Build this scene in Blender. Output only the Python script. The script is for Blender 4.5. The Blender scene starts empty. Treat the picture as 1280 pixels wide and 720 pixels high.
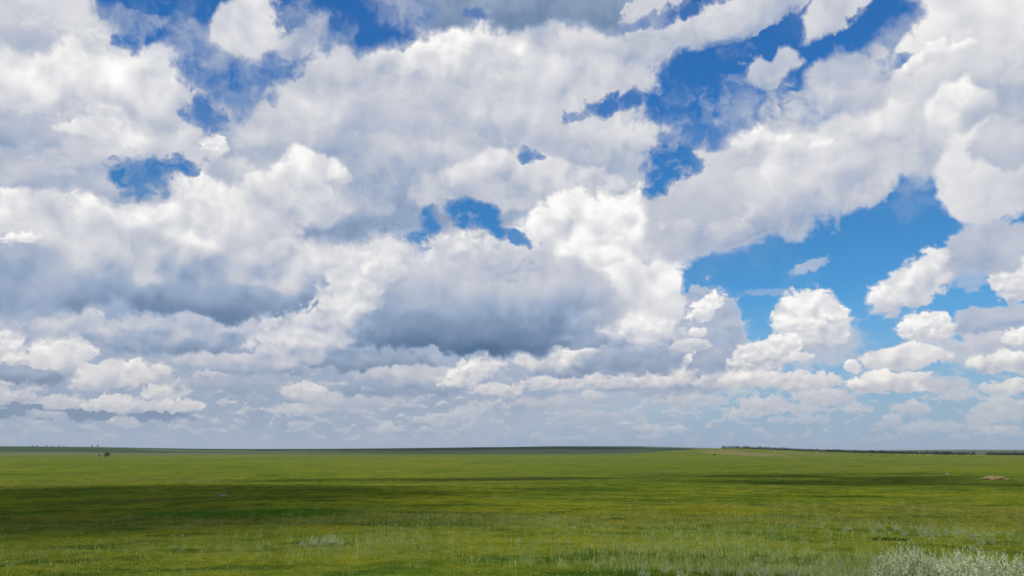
import bpy, bmesh, math, random
import numpy as np
from mathutils import Vector, Matrix

random.seed(7)
rng = np.random.default_rng(11)
R = math.radians
scene = bpy.context.scene
COL = scene.collection

SUN_AZ = 214.0      # degrees clockwise from +Y (the way the camera looks): behind, to the left
SUN_EL = 54.0
EYE = 3.2

# ------------------------------------------------------------------ helpers
def link(o, parent=None):
    COL.objects.link(o)
    if parent is not None:
        o.parent = parent
    return o

def tag(o, label=None, cat=None, group=None, kind=None):
    if label: o['label'] = label
    if cat: o['category'] = cat
    if group: o['group'] = group
    if kind: o['kind'] = kind
    return o

def mesh_from(name, verts, faces, mats, smooth=False, fmat=None):
    me = bpy.data.meshes.new(name)
    me.from_pydata([tuple(v) for v in verts], [], faces)
    for m in (mats if isinstance(mats, (list, tuple)) else [mats]):
        me.materials.append(m)
    if fmat is not None:
        me.polygons.foreach_set('material_index', fmat)
    if smooth:
        me.polygons.foreach_set('use_smooth', [True] * len(me.polygons))
    me.update()
    return me

def polar(az, r):
    a = R(az)
    return r * math.sin(a), r * math.cos(a)

# node expressions: arithmetic on sockets builds Math nodes
class Ex:
    nt = None
    def __init__(self, s): self.s = s
    def __add__(self, o): return M('ADD', self, o)
    __radd__ = __add__
    def __sub__(self, o): return M('SUBTRACT', self, o)
    def __rsub__(self, o): return M('SUBTRACT', o, self)
    def __mul__(self, o): return M('MULTIPLY', self, o)
    __rmul__ = __mul__

def plug(sock, v):
    if isinstance(v, Ex): Ex.nt.links.new(v.s, sock)
    elif hasattr(v, 'is_output'): Ex.nt.links.new(v, sock)
    else: sock.default_value = v

def node(t, **kw):
    n = Ex.nt.nodes.new(t)
    for k, v in kw.items(): setattr(n, k, v)
    return n

def M(op, a, b=None, c=None, clamp=False):
    n = node('ShaderNodeMath', operation=op, use_clamp=clamp)
    for i, v in enumerate((a, b, c)):
        if v is not None: plug(n.inputs[i], v)
    return Ex(n.outputs[0])

def mad(a, b, c): return M('MULTIPLY_ADD', a, b, c)

def maprange(v, a, b, c=0.0, d=1.0, mode='SMOOTHSTEP'):
    n = node('ShaderNodeMapRange', interpolation_type=mode, clamp=True)
    plug(n.inputs[0], v)
    for i, k in enumerate((a, b, c, d)): plug(n.inputs[1 + i], k)
    return Ex(n.outputs[0])

def mixf(f, a, b):
    n = node('ShaderNodeMix', data_type='FLOAT')
    plug(n.inputs[0], f); plug(n.inputs[2], a); plug(n.inputs[3], b)
    return Ex(n.outputs[0])

def mixc(f, a, b, mode='MIX'):
    n = node('ShaderNodeMix', data_type='RGBA', blend_type=mode)
    plug(n.inputs[0], f); plug(n.inputs[6], a); plug(n.inputs[7], b)
    return n.outputs[2]

def xyz(x, y, z):
    n = node('ShaderNodeCombineXYZ')
    plug(n.inputs[0], x); plug(n.inputs[1], y); plug(n.inputs[2], z)
    return n.outputs[0]

def ramp(f, stops, mode='LINEAR'):
    n = node('ShaderNodeValToRGB')
    cr = n.color_ramp; cr.interpolation = mode
    while len(cr.elements) < len(stops): cr.elements.new(0.5)
    for e, (p, c) in zip(cr.elements, stops):
        e.position = p; e.color = (*c, 1)
    plug(n.inputs[0], f)
    return n.outputs[0]

def noise(vec, scale, detail=4, rough=0.55, dims='3D', col=False, lac=2.0, dist=0.0):
    n = node('ShaderNodeTexNoise', noise_dimensions=dims)
    plug(n.inputs['Vector'], vec)
    n.inputs['Scale'].default_value = scale
    n.inputs['Detail'].default_value = detail
    n.inputs['Roughness'].default_value = rough
    n.inputs['Lacunarity'].default_value = lac
    n.inputs['Distortion'].default_value = dist
    return n.outputs['Color'] if col else Ex(n.outputs['Fac'])

def voro(vec, scale, detail=2, rough=0.5, rnd=1.0):
    n = node('ShaderNodeTexVoronoi', voronoi_dimensions='2D', feature='F1', normalize=True)
    plug(n.inputs['Vector'], vec)
    n.inputs['Scale'].default_value = scale
    n.inputs['Detail'].default_value = detail
    n.inputs['Roughness'].default_value = rough
    n.inputs['Randomness'].default_value = rnd
    return Ex(n.outputs['Distance'])

def srgb(r, g, b):
    f = lambda c: c / 12.92 if c <= 0.04045 else ((c + 0.055) / 1.055) ** 2.4
    return tuple(f(v / 255) for v in (r, g, b))

# ------------------------------------------------------------------ sky: Nishita air and a field of cumulus
# each cloud: azimuth, elevation, half width, height above and below (degrees), billow size, edge break-up,
# edge softness, tone of base, tone of top, relief, opacity, lean
CLOUDS = [
    (-19.00,5.09,39.43,10.85,6.51,1,0.5,0.9,0.3,0.44,0.25,0.92,0.00), (-30.20,2.43,9.45,0.69,0.49,2,0.5,0.5,0.06,0.14,0.1,0.9,0.00),
    (31.04,1.28,0.76,0.34,0.15,3,1.2,0.5,0.54,0.927324,0.5,0.881215,0.01), (-9.01,1.49,1.37,0.46,0.22,3,1.2,0.5,0.54,0.811965,0.5,0.894294,0.00),
    (9.51,1.54,1.01,0.36,0.17,3,1.2,0.5,0.54,0.814462,0.5,0.834606,-0.07), (31.68,1.33,0.82,0.31,0.22,3,1.2,0.5,0.54,0.760189,0.5,0.632376,-0.02),
    (11.12,1.59,1.34,0.32,0.21,3,1.2,0.5,0.54,0.809315,0.5,0.763128,-0.01), (30.25,1.45,0.69,0.32,0.19,3,1.2,0.5,0.54,0.915121,0.5,0.632416,-0.06),
    (-14.87,1.76,0.90,0.34,0.18,3,1.2,0.5,0.54,0.773028,0.5,0.690408,-0.02), (-26.01,1.83,1.08,0.49,0.22,3,1.2,0.5,0.54,0.917602,0.5,0.631989,0.01),
    (-6.10,2.10,1.42,0.48,0.22,3,1.2,0.5,0.54,0.788422,0.5,0.778781,-0.01), (25.43,1.99,0.59,0.51,0.18,3,1.2,0.5,0.54,0.828148,0.5,0.783248,-0.09),
    (-30.38,2.22,1.27,0.33,0.25,3,1.2,0.5,0.54,0.928976,0.5,0.60542,-0.07), (16.22,2.52,1.36,0.40,0.28,3,1.2,0.5,0.54,0.876169,0.5,0.799667,0.02),
    (33.33,2.20,0.63,0.32,0.27,3,1.2,0.5,0.54,0.866706,0.5,0.721766,0.06), (20.00,2.71,1.27,0.55,0.20,3,1.2,0.5,0.54,0.792005,0.5,0.732321,-0.03),
    (17.77,2.75,1.46,0.62,0.29,3,1.2,0.5,0.54,0.944465,0.5,0.608702,0.01), (-26.32,2.61,0.63,0.56,0.21,3,1.2,0.5,0.54,0.803096,0.5,0.894726,-0.08),
    (-25.46,2.64,1.18,0.57,0.23,3,1.2,0.5,0.54,0.846337,0.5,0.667901,0.05), (23.39,2.76,1.07,0.48,0.20,3,1.2,0.5,0.54,0.943214,0.5,0.609816,0.00),
    (16.95,3.28,1.26,0.50,0.27,3,1.2,0.5,0.54,0.789301,0.5,0.7131,-0.10), (-13.52,3.62,1.92,0.60,0.27,3,1.2,0.5,0.54,0.855387,0.5,0.636566,-0.02),
    (-31.67,3.31,1.18,0.43,0.28,3,1.2,0.5,0.54,0.827875,0.5,0.774269,-0.11), (5.96,3.89,0.90,0.49,0.27,3,1.2,0.5,0.54,0.951036,0.5,0.658957,-0.05),
    (20.83,3.68,1.61,0.65,0.32,3,1.2,0.5,0.54,0.911928,0.5,0.70903,-0.04), (10.85,3.92,1.74,0.73,0.30,3,1.2,0.5,0.54,0.928576,0.5,0.860973,-0.04),
    (29.44,3.50,1.20,0.51,0.26,3,1.2,0.5,0.54,0.795496,0.5,0.623459,0.08), (-22.97,3.78,0.98,0.46,0.30,3,1.2,0.5,0.54,0.83606,0.5,0.783538,-0.02),
    (31.57,3.60,1.17,0.62,0.24,3,1.2,0.5,0.54,0.948195,0.5,0.807193,-0.11), (-1.09,4.25,1.91,0.73,0.30,3,1.2,0.5,0.54,0.94911,0.5,0.794908,-0.02),
    (28.25,3.90,0.74,0.58,0.27,3,1.2,0.5,0.54,0.842008,0.5,0.634522,-0.07), (13.92,4.37,1.68,0.52,0.33,3,1.2,0.5,0.54,0.805249,0.5,0.616243,0.07),
    (24.70,4.35,1.15,0.64,0.40,3,1.2,0.5,0.54,0.930451,0.5,0.892802,0.01), (-20.74,4.99,1.28,0.88,0.40,3,1.2,0.5,0.54,0.791921,0.5,0.839144,0.08),
    (3.59,5.32,1.42,0.85,0.38,3,1.2,0.5,0.54,0.923336,0.5,0.794231,-0.06), (13.38,5.22,1.47,0.69,0.43,3,1.2,0.5,0.54,0.856149,0.5,0.694738,0.00),
    (-29.39,2.95,1.49,0.59,0.40,3,1.2,0.5,0.62,0.88,0.5,0.85,0.00), (-26.68,2.92,1.66,0.76,0.41,3,1.2,0.4,0.66,0.93,0.5,0.95,0.11),
    (-23.08,2.95,1.95,0.57,0.42,3,1.2,0.4,0.66,0.93,0.5,0.95,0.00), (-23.44,3.84,2.04,0.84,0.42,3,1.2,0.4,0.62,0.9,0.5,0.95,0.22),
    (-32.66,3.33,0.65,0.67,0.67,3,1.2,0.5,0.6,0.85,0.5,0.8,0.00), (-26.40,4.82,3.07,1.03,0.82,2,1.3,0.5,0.6,0.93,0.6,0.95,0.11),
    (-29.72,6.18,2.47,2.50,1.60,2,1.3,0.5,0.62,0.95,0.7,0.95,0.45), (-32.79,5.99,1.07,2.03,1.16,3,1.3,0.5,0.6,0.95,0.7,0.95,0.00),
    (-31.71,4.58,2.52,0.73,0.58,2,0.9,0.5,0.2,0.38,0.3,0.95,0.00), (-30.77,7.87,3.91,1.29,1.09,2,1,0.8,0.42,0.58,0.4,0.8,0.00),
    (-25.70,7.56,3.81,1.25,1.36,2,1,0.6,0.3,0.66,0.4,0.95,0.00), (-20.74,7.74,6.15,1.73,1.41,2,1,0.6,0.26,0.6,0.4,0.95,0.00),
    (-17.48,5.96,6.88,0.77,0.71,2,1.1,0.6,0.36,0.72,0.4,0.9,0.00), (-18.97,4.55,6.22,0.65,0.76,2,1.1,0.7,0.34,0.5,0.3,0.8,0.00),
    (-10.37,6.31,5.64,0.91,0.79,2,0.8,0.6,0.18,0.36,0.25,0.95,0.00), (-6.93,5.23,4.57,0.91,0.80,2,1.1,0.6,0.4,0.7,0.4,0.9,0.00),
    (-2.79,5.61,2.67,1.26,1.03,3,1.2,0.5,0.58,0.95,0.6,0.95,0.40), (-14.70,4.10,1.84,0.72,0.50,3,1.2,0.5,0.6,0.9,0.5,0.9,0.00),
    (-15.06,2.83,2.15,0.49,0.38,3,1.2,0.5,0.6,0.8,0.4,0.85,0.00), (-11.37,3.31,3.88,0.67,0.56,2,1.3,0.6,0.5,0.68,0.4,0.7,0.00),
    (-3.44,2.64,2.29,0.68,0.51,3,1.3,0.6,0.6,0.76,0.4,0.75,0.30), (2.88,3.38,2.87,0.51,0.45,2,1.3,0.6,0.5,0.7,0.4,0.7,0.00),
    (5.73,2.52,2.27,0.45,0.39,3,1.3,0.6,0.5,0.72,0.4,0.7,0.00), (-8.04,4.31,5.10,0.45,0.34,2,0.9,0.6,0.22,0.34,0.2,0.7,0.00),
    (10.89,5.29,6.16,2.25,1.69,2,0.9,0.6,0.38,0.5,0.3,0.9,0.00), (2.89,4.80,2.31,0.69,0.51,3,1.2,0.5,0.56,0.86,0.5,0.9,0.00),
    (6.06,4.90,2.29,0.68,0.51,3,1.2,0.5,0.56,0.88,0.5,0.9,0.00), (9.19,4.86,2.26,0.79,0.51,3,1.2,0.5,0.5,0.8,0.5,0.9,0.00),
    (11.72,5.05,2.89,0.90,0.56,2,1.2,0.5,0.56,0.93,0.6,0.95,0.00), (15.00,4.76,1.95,0.66,0.50,3,1.2,0.6,0.5,0.75,0.5,0.8,0.00),
    (13.03,3.46,2.52,0.50,0.39,3,1.2,0.6,0.5,0.72,0.4,0.7,0.00), (13.79,7.75,3.09,3.93,2.47,2,1.2,0.5,0.38,0.52,0.35,0.95,0.00),
    (12.77,7.39,1.67,0.56,0.45,3,1.3,0.5,0.56,0.82,0.5,0.9,0.00), (14.01,9.94,1.22,0.90,0.79,3,2,0.6,0.75,1,0.6,1,0.41),
    (13.26,8.33,0.67,0.28,0.28,3,1,0.4,0.8,0.97,0.4,0.95,0.00), (12.44,6.27,0.61,0.56,0.45,3,1,0.4,0.85,1,0.4,0.95,0.81),
    (21.31,7.17,3.35,2.15,1.83,2,1.1,0.8,0.5,0.6,0.35,0.75,0.00), (20.91,8.71,2.67,2.38,2.06,2,0.9,0.4,0.56,0.95,0.8,1,0.00),
    (20.27,8.42,1.76,0.65,0.49,3,1.2,0.4,0.7,0.98,0.5,0.9,0.00), (17.78,6.50,2.43,1.32,1.21,3,1,0.35,0.55,0.92,0.7,0.97,0.21),
    (19.36,7.26,1.04,0.82,0.65,3,1.2,0.3,0.7,1,0.6,0.97,0.00), (20.13,6.35,0.93,0.43,0.32,3,1,0.5,0.7,0.95,0.4,0.9,0.00),
    (17.15,4.81,2.54,0.88,0.66,2,1.2,0.4,0.58,0.92,0.6,0.95,0.00), (20.51,4.61,2.24,0.86,0.59,3,1.2,0.45,0.56,0.88,0.5,0.95,0.00),
    (21.44,3.52,2.00,0.74,0.53,3,1.2,0.5,0.55,0.8,0.5,0.85,0.00), (17.57,3.06,1.78,0.81,0.54,3,1.2,0.5,0.56,0.78,0.5,0.85,0.00),
    (21.19,12.45,1.56,0.43,0.38,3,1.2,0.9,0.55,0.62,0.3,0.6,0.31), (18.33,10.84,2.67,0.33,0.33,2,1.2,1,0.55,0.62,0.2,0.3,0.00),
    (27.62,10.86,3.08,1.60,1.70,2,0.8,0.4,0.62,0.92,0.7,1,0.39), (30.87,10.88,1.32,1.10,1.00,3,1.3,0.9,0.5,0.62,0.4,0.5,0.00),
    (32.98,10.29,1.26,1.95,1.37,3,0.8,0.4,0.6,0.9,0.6,1,0.00), (31.66,8.04,2.82,0.99,1.18,2,0.8,0.6,0.4,0.56,0.3,0.95,0.00),
    (27.93,7.78,1.83,1.23,0.92,3,0.7,0.35,0.62,0.96,0.7,1,0.00), (29.27,6.21,4.89,1.11,0.90,2,1,0.8,0.5,0.62,0.3,0.8,0.00),
    (26.73,5.94,2.79,0.93,0.77,2,0.8,0.35,0.62,0.95,0.7,1,0.00), (23.39,5.52,0.64,0.58,0.47,3,0.8,0.4,0.75,0.98,0.4,0.95,0.00),
    (25.65,4.39,2.92,0.88,0.57,2,1,0.4,0.6,0.95,0.7,1,0.00), (28.63,4.22,1.78,0.60,0.50,3,1.2,0.8,0.5,0.66,0.4,0.7,0.00),
    (31.72,6.65,2.29,0.79,0.59,2,1,0.5,0.5,0.7,0.4,0.9,0.00), (32.88,6.86,0.83,0.68,0.58,3,1,0.4,0.7,1,0.5,0.95,0.00),
    (32.01,5.35,2.18,0.78,0.73,2,0.8,0.4,0.62,0.95,0.7,1,0.00), (32.56,3.91,1.07,0.48,0.43,3,0.9,0.4,0.65,0.92,0.6,1,0.00),
    (31.26,2.36,1.76,1.06,0.68,3,1.3,0.6,0.56,0.78,0.5,0.85,0.23), (26.67,2.77,1.20,0.56,0.41,3,1.2,0.6,0.56,0.78,0.4,0.8,0.00),
    (27.46,1.49,2.25,0.45,0.35,2,1.3,0.6,0.55,0.72,0.4,0.7,0.00), (2.93,8.26,7.60,3.47,2.31,2,0.9,0.6,0.34,0.62,0.3,0.97,0.00),
    (3.49,6.41,3.71,1.50,1.15,2,0.9,0.5,0.3,0.95,0.5,0.95,0.00), (8.38,6.12,4.79,1.37,0.80,2,0.8,0.7,0.24,0.42,0.25,0.9,0.00),
    (6.72,15.71,7.13,3.79,3.79,1,0.9,0.4,0.72,1,0.8,1,0.00), (3.82,16.35,2.19,1.67,1.84,3,1,0.22,0.856009,0.967329,0.3,0.736398,0.00,1),
    (5.96,18.63,2.19,1.29,1.42,3,1,0.22,0.94,1.05,0.3,0.604168,0.00,1), (9.78,15.48,1.92,1.30,1.43,3,1,0.22,0.811324,0.985812,0.3,0.761349,0.00,1),
    (6.61,14.67,2.13,1.32,1.46,3,1,0.22,0.75014,0.91349,0.3,0.667643,0.00,1), (-2.40,14.93,4.20,1.85,2.32,2,1,0.4,0.6,0.96,0.7,1,0.00),
    (9.09,10.57,3.81,3.79,2.30,1,0.6,0.35,0.66,0.97,0.7,1,0.00), (8.15,8.18,4.60,1.49,1.03,2,0.9,0.5,0.34,0.92,0.6,0.97,0.00),
    (4.38,7.95,3.14,0.92,0.69,2,0.8,0.6,0.22,0.44,0.3,0.95,0.00), (3.56,11.73,4.14,2.90,2.67,1,0.9,0.7,0.4,0.62,0.4,0.8,0.00),
    (-33.17,13.83,2.96,2.92,1.95,1,0.8,0.5,0.45,0.92,0.7,1,0.00), (-28.63,13.44,5.56,3.57,3.06,1,0.8,0.6,0.5,0.74,0.5,1,0.00),
    (-29.76,15.30,1.37,0.99,1.09,3,1,0.22,0.670947,0.855448,0.3,0.756782,0.00,1), (-26.44,14.04,1.43,1.27,1.40,3,1,0.22,0.59577,0.794564,0.3,0.740957,0.00,1),
    (-24.60,14.15,1.45,1.11,1.22,3,1,0.22,0.590142,0.77096,0.3,0.771282,0.00,1), (-32.71,13.21,1.21,0.92,1.02,3,1,0.22,0.59486,0.79005,0.3,0.618764,0.00,1),
    (-32.78,10.42,4.63,2.84,2.15,1,0.6,0.6,0.3,0.5,0.3,1,0.00), (-32.77,13.00,1.11,0.44,0.34,3,2,0.9,0.74,1,0.3,1,0.23),
    (-12.88,12.31,8.49,3.97,2.95,1,0.7,0.5,0.28,0.86,0.6,1,0.00), (-14.80,14.97,1.53,1.22,1.34,3,1,0.22,0.798311,0.977773,0.3,0.701487,0.00,1),
    (-14.38,14.96,2.75,1.62,1.78,1,1,0.22,0.797644,0.955485,0.3,0.742183,0.00,1), (-16.73,12.13,1.61,1.19,1.31,3,1,0.22,0.55296,0.744142,0.3,0.573947,0.00,1),
    (-12.24,15.20,2.63,1.94,2.13,1,1,0.22,0.799376,0.911931,0.3,0.80291,0.00,1), (-6.00,12.23,2.55,1.42,1.56,3,1,0.22,0.493204,0.68741,0.3,0.626731,0.00,1),
    (-10.47,13.72,2.83,1.66,1.83,1,1,0.22,0.703923,0.874985,0.3,0.694878,0.00,1), (-21.18,13.70,9.91,5.42,4.77,1,0.7,0.4,0.2,1.05,0.5,1,0.00),
    (-17.99,16.93,1.66,0.96,1.06,3,1,0.22,0.950595,1.05,0.3,0.575201,0.00,1), (-15.42,15.35,2.82,2.29,2.52,1,1,0.22,0.77965,0.903083,0.3,0.701085,0.00,1),
    (-23.83,16.50,2.19,1.89,2.08,3,1,0.22,0.961707,1.05,0.3,0.569513,0.00,1), (-28.33,12.84,2.09,1.69,1.86,1,1,0.22,0.601316,0.737641,0.3,0.743086,0.00,1),
    (-21.66,17.42,2.31,1.38,1.52,3,1,0.22,0.987011,1.05,0.3,0.679925,0.00,1), (-21.93,9.95,9.67,1.29,1.19,1,0.5,0.8,0.1,0.36,0.15,0.85,0.00),
    (-10.87,12.00,3.44,2.28,2.51,2,1,0.5,0.56,0.86,0.6,0.95,0.30), (-14.62,7.78,3.95,2.24,1.79,2,1.2,0.5,0.5,0.82,0.6,0.95,0.20),
    (-11.86,9.57,2.82,2.50,2.05,2,1.2,0.5,0.55,0.84,0.6,0.95,0.30), (3.89,10.33,4.94,3.36,2.55,1,0.8,0.7,0.34,0.62,0.3,0.95,0.00),
    (-2.59,9.07,8.57,5.68,2.20,1,0.65,0.5,-0.24,0.6,0.16,1,0.00), (-7.00,8.09,4.85,2.30,1.15,1,0.7,0.7,-0.1,0.28,0.1,0.85,0.00),
    (-1.17,7.80,6.44,1.97,1.16,1,0.6,0.8,-0.12,0.24,0.1,0.8,0.00), (0.00,13.49,2.39,1.74,1.51,3,1.2,0.6,0.5,0.66,0.4,0.7,0.00),
    (-4.95,23.15,20.31,8.35,7.79,0,0.7,0.35,0.36,0.64,0.4,1,0.09), (-0.10,24.93,2.88,1.58,1.74,1,1,0.22,0.496603,0.694295,0.3,0.718164,0.00,1),
    (-11.51,27.43,1.81,1.21,1.33,3,1,0.22,0.576408,0.691774,0.3,0.60278,0.00,1), (7.20,28.40,3.00,2.03,2.23,1,1,0.22,0.565891,0.689868,0.3,0.768679,0.00,1),
    (-9.78,25.02,2.34,1.54,1.69,3,1,0.22,0.530389,0.675256,0.3,0.685012,0.00,1), (4.90,28.51,3.00,2.00,2.20,1,1,0.22,0.568802,0.722142,0.3,0.848052,0.00,1),
    (6.16,22.55,10.40,6.14,5.02,0,0.7,0.4,0.47,0.66,0.4,1,0.00), (-0.25,22.32,2.81,1.97,2.17,1,1,0.22,0.506297,0.655848,0.3,0.58395,0.00,1),
    (9.81,22.82,1.81,1.35,1.49,3,1,0.22,0.530533,0.688632,0.3,0.816122,0.00,1), (11.79,22.24,3.24,2.21,2.43,1,1,0.22,0.518178,0.671043,0.3,0.712951,0.00,1),
    (8.84,23.54,2.03,1.22,1.34,3,1,0.22,0.548349,0.696914,0.3,0.85812,0.00,1), (8.64,24.43,2.25,1.21,1.33,3,1,0.22,0.569249,0.707954,0.3,0.632309,0.00,1),
    (4.68,22.69,3.42,2.05,2.26,1,1,0.22,0.520681,0.724475,0.3,0.7907,0.00,1), (-5.05,28.06,6.90,2.67,2.13,1,0.9,0.6,0.6,0.98,0.7,0.9,0.13),
    (-1.71,29.73,1.54,0.95,1.05,3,1,0.22,0.885111,1.05,0.3,0.60713,0.00,1), (-4.79,28.42,1.45,0.70,0.77,3,1,0.22,0.796233,0.94634,0.3,0.890758,0.00,1),
    (-7.09,28.60,1.71,0.92,1.01,3,1,0.22,0.860368,1.0436,0.3,0.801275,0.00,1), (-3.66,29.17,1.98,1.37,1.51,3,1,0.22,0.860138,1.03473,0.3,0.700727,0.00,1),
    (-14.71,25.24,5.28,2.13,2.66,1,1.1,0.9,0.6,0.74,0.5,0.8,0.32), (-21.58,18.81,2.65,2.13,2.13,1,0.9,0.6,0.55,0.72,0.5,0.9,0.00),
    (-21.82,20.39,0.96,0.95,0.74,3,1.2,0.4,0.7,0.97,0.5,0.9,0.00), (3.76,25.94,5.62,2.73,2.18,1,1,0.6,0.6,0.8,0.5,0.8,0.00),
    (0.00,23.78,3.11,1.22,1.11,1,1,0.7,0.56,0.74,0.5,0.6,0.00), (-8.56,21.32,8.43,1.45,1.90,1,0.9,0.8,0.5,0.66,0.4,0.7,0.00),
    (-1.22,18.69,6.70,1.72,1.95,1,0.9,0.6,0.48,0.64,0.4,0.85,0.00), (-0.80,18.67,1.21,0.89,0.98,3,1,0.22,0.509471,0.660488,0.3,0.565732,0.00,1),
    (-6.27,18.13,1.71,1.06,1.17,3,1,0.22,0.476557,0.595938,0.3,0.574926,0.00,1), (1.80,18.04,2.20,1.18,1.29,3,1,0.22,0.463689,0.598035,0.3,0.56766,0.00,1),
    (-2.27,18.88,1.43,0.90,0.99,3,1,0.22,0.527558,0.668153,0.3,0.567969,0.00,1), (4.87,18.92,3.63,1.71,1.48,2,1.3,0.6,0.54,0.74,0.5,0.85,0.00),
    (9.76,21.25,4.19,1.45,1.23,1,1.1,0.6,0.58,0.76,0.5,0.85,0.00), (-17.46,22.80,3.96,2.14,2.14,1,0.9,0.7,0.62,0.78,0.5,0.7,0.00),
    (-11.95,17.07,3.37,1.92,1.35,1,0.8,0.6,0.34,0.5,0.3,0.9,0.19), (-1.84,20.40,3.68,1.48,1.36,1,1.2,0.7,0.6,0.88,0.6,0.7,0.19),
    (2.45,20.10,2.45,1.36,1.36,1,1.2,0.7,0.6,0.88,0.6,0.7,0.00), (-2.43,17.82,4.24,1.38,1.03,1,1,0.7,0.5,0.62,0.4,0.7,0.00),
    (-19.79,16.46,6.44,2.83,2.72,1,0.9,0.7,0.62,0.99,0.6,0.97,0.10), (-14.76,17.94,1.37,0.94,1.03,3,1,0.22,0.829434,0.979669,0.3,0.735958,0.00,1),
    (-17.32,17.59,1.25,0.88,0.97,3,1,0.22,0.841927,1.04406,0.3,0.7594,0.00,1), (-18.25,15.95,1.13,0.81,0.89,3,1,0.22,0.674257,0.832911,0.3,0.749998,0.00,1),
    (-22.72,17.10,1.82,1.54,1.70,3,1,0.22,0.896275,1.03704,0.3,0.707165,0.00,1), (-16.27,17.44,4.48,1.99,1.99,1,0.9,0.8,0.56,0.78,0.4,0.8,0.00),
    (-14.85,19.44,3.09,1.44,1.32,1,1,0.7,0.68,1,0.5,0.95,-0.10), (6.61,16.00,5.95,2.87,2.64,1,1,0.5,0.76,1.02,0.8,0.97,0.00),
    (7.62,15.08,1.12,0.70,0.77,3,1,0.22,0.770404,0.889168,0.3,0.820342,0.00,1), (7.70,14.89,1.13,0.63,0.70,3,1,0.22,0.756042,0.890527,0.3,0.579514,0.00,1),
    (3.34,16.84,1.28,0.69,0.76,3,1,0.22,0.905506,1.05,0.3,0.566811,0.00,1), (7.43,17.14,1.39,0.77,0.85,3,1,0.22,0.93093,1.05,0.3,0.659875,0.00,1),
    (1.28,31.61,14.76,1.75,1.75,0,0.4,0.8,0.2,0.3,0.15,1,0.00), (-29.89,20.91,7.94,5.90,5.17,0,0.65,0.45,0.46,0.92,0.8,1,0.00),
    (-35.15,21.29,2.00,1.86,2.04,1,1,0.22,0.761332,0.944134,0.3,0.795412,0.00,1), (-31.00,24.93,1.86,1.11,1.23,3,1,0.22,0.859438,0.976031,0.3,0.609277,0.00,1),
    (-30.74,24.63,1.74,1.01,1.11,3,1,0.22,0.85566,1.04204,0.3,0.745029,0.00,1), (-28.48,21.36,1.57,1.07,1.17,3,1,0.22,0.674049,0.870029,0.3,0.882227,0.00,1),
    (-32.02,19.19,1.83,1.32,1.45,3,1,0.22,0.558389,0.701426,0.3,0.554356,0.00,1), (-32.93,26.57,6.76,2.74,2.56,0,0.7,0.6,0.55,0.74,0.5,1,-0.25),
    (-36.99,25.58,1.80,1.12,1.23,1,1,0.22,0.536524,0.699555,0.3,0.609918,0.00,1), (-33.69,25.24,2.18,1.79,1.97,1,1,0.22,0.515945,0.637766,0.3,0.660976,0.00,1),
    (-29.47,25.81,1.76,1.19,1.31,3,1,0.22,0.550871,0.737621,0.3,0.877704,0.00,1), (-37.97,26.06,1.63,1.02,1.12,3,1,0.22,0.570342,0.761768,0.3,0.69681,0.00,1),
    (-27.50,27.23,1.32,0.91,1.00,3,1,0.22,0.639014,0.797214,0.3,0.858626,0.00,1), (-35.00,27.16,1.41,0.88,0.97,3,1,0.22,0.635563,0.801806,0.3,0.674946,0.00,1),
    (-32.78,25.56,1.55,0.99,1.09,3,1,0.22,0.532767,0.741009,0.3,0.844073,0.00,1), (-31.58,23.28,4.11,2.38,2.38,1,0.9,0.6,0.66,0.97,0.7,0.9,0.31),
    (-25.96,23.66,3.14,3.01,3.01,1,0.7,0.5,0.6,0.9,0.7,0.9,0.00), (-33.83,19.37,2.56,1.43,1.90,1,0.9,0.7,0.36,0.5,0.3,0.9,0.00),
    (-29.81,20.17,2.14,1.19,0.79,1,1,0.5,0.6,0.95,0.6,0.9,0.00), (-31.36,17.37,6.70,1.48,1.38,1,0.8,0.6,0.42,0.6,0.4,0.97,0.00),
    (-28.31,18.76,1.81,1.08,1.18,3,1,0.22,0.534101,0.661057,0.3,0.584552,0.00,1), (-31.75,17.39,1.71,1.37,1.51,3,1,0.22,0.471302,0.599776,0.3,0.686183,0.00,1),
    (-31.74,17.49,1.48,1.09,1.20,3,1,0.22,0.481316,0.638926,0.3,0.796171,0.00,1), (16.15,29.27,7.66,2.13,1.52,1,0.9,0.35,0.5,0.68,0.5,1,0.13),
    (11.17,30.16,2.47,1.70,1.87,3,1,0.22,0.606183,0.785463,0.3,0.784562,0.00,1), (10.65,28.87,1.85,1.14,1.26,3,1,0.22,0.515587,0.693533,0.3,0.732773,0.00,1),
    (15.82,29.73,1.42,0.80,0.88,3,1,0.22,0.575922,0.743962,0.3,0.815864,0.00,1), (15.35,28.60,2.52,1.38,1.52,3,1,0.22,0.475215,0.656822,0.3,0.575212,0.00,1),
    (31.10,23.15,7.83,6.23,6.23,0,0.65,0.5,0.55,0.84,0.7,1,0.21), (30.73,19.01,2.58,2.28,2.51,1,1,0.22,0.507329,0.686097,0.3,0.843389,0.00,1),
    (30.29,19.19,1.61,1.22,1.34,3,1,0.22,0.51167,0.711283,0.3,0.63368,0.00,1), (35.49,22.48,1.68,1.02,1.12,3,1,0.22,0.630088,0.779105,0.3,0.612347,0.00,1),
    (27.08,19.07,2.69,2.07,2.27,1,1,0.22,0.511872,0.660539,0.3,0.588117,0.00,1), (28.89,19.61,2.35,1.64,1.81,1,1,0.22,0.523323,0.722,0.3,0.624448,0.00,1),
    (30.23,25.58,2.22,1.82,2.00,1,1,0.22,0.744414,0.871156,0.3,0.771483,0.00,1), (31.13,20.78,1.40,1.07,1.18,3,1,0.22,0.558904,0.751931,0.3,0.857505,0.00,1),
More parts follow.
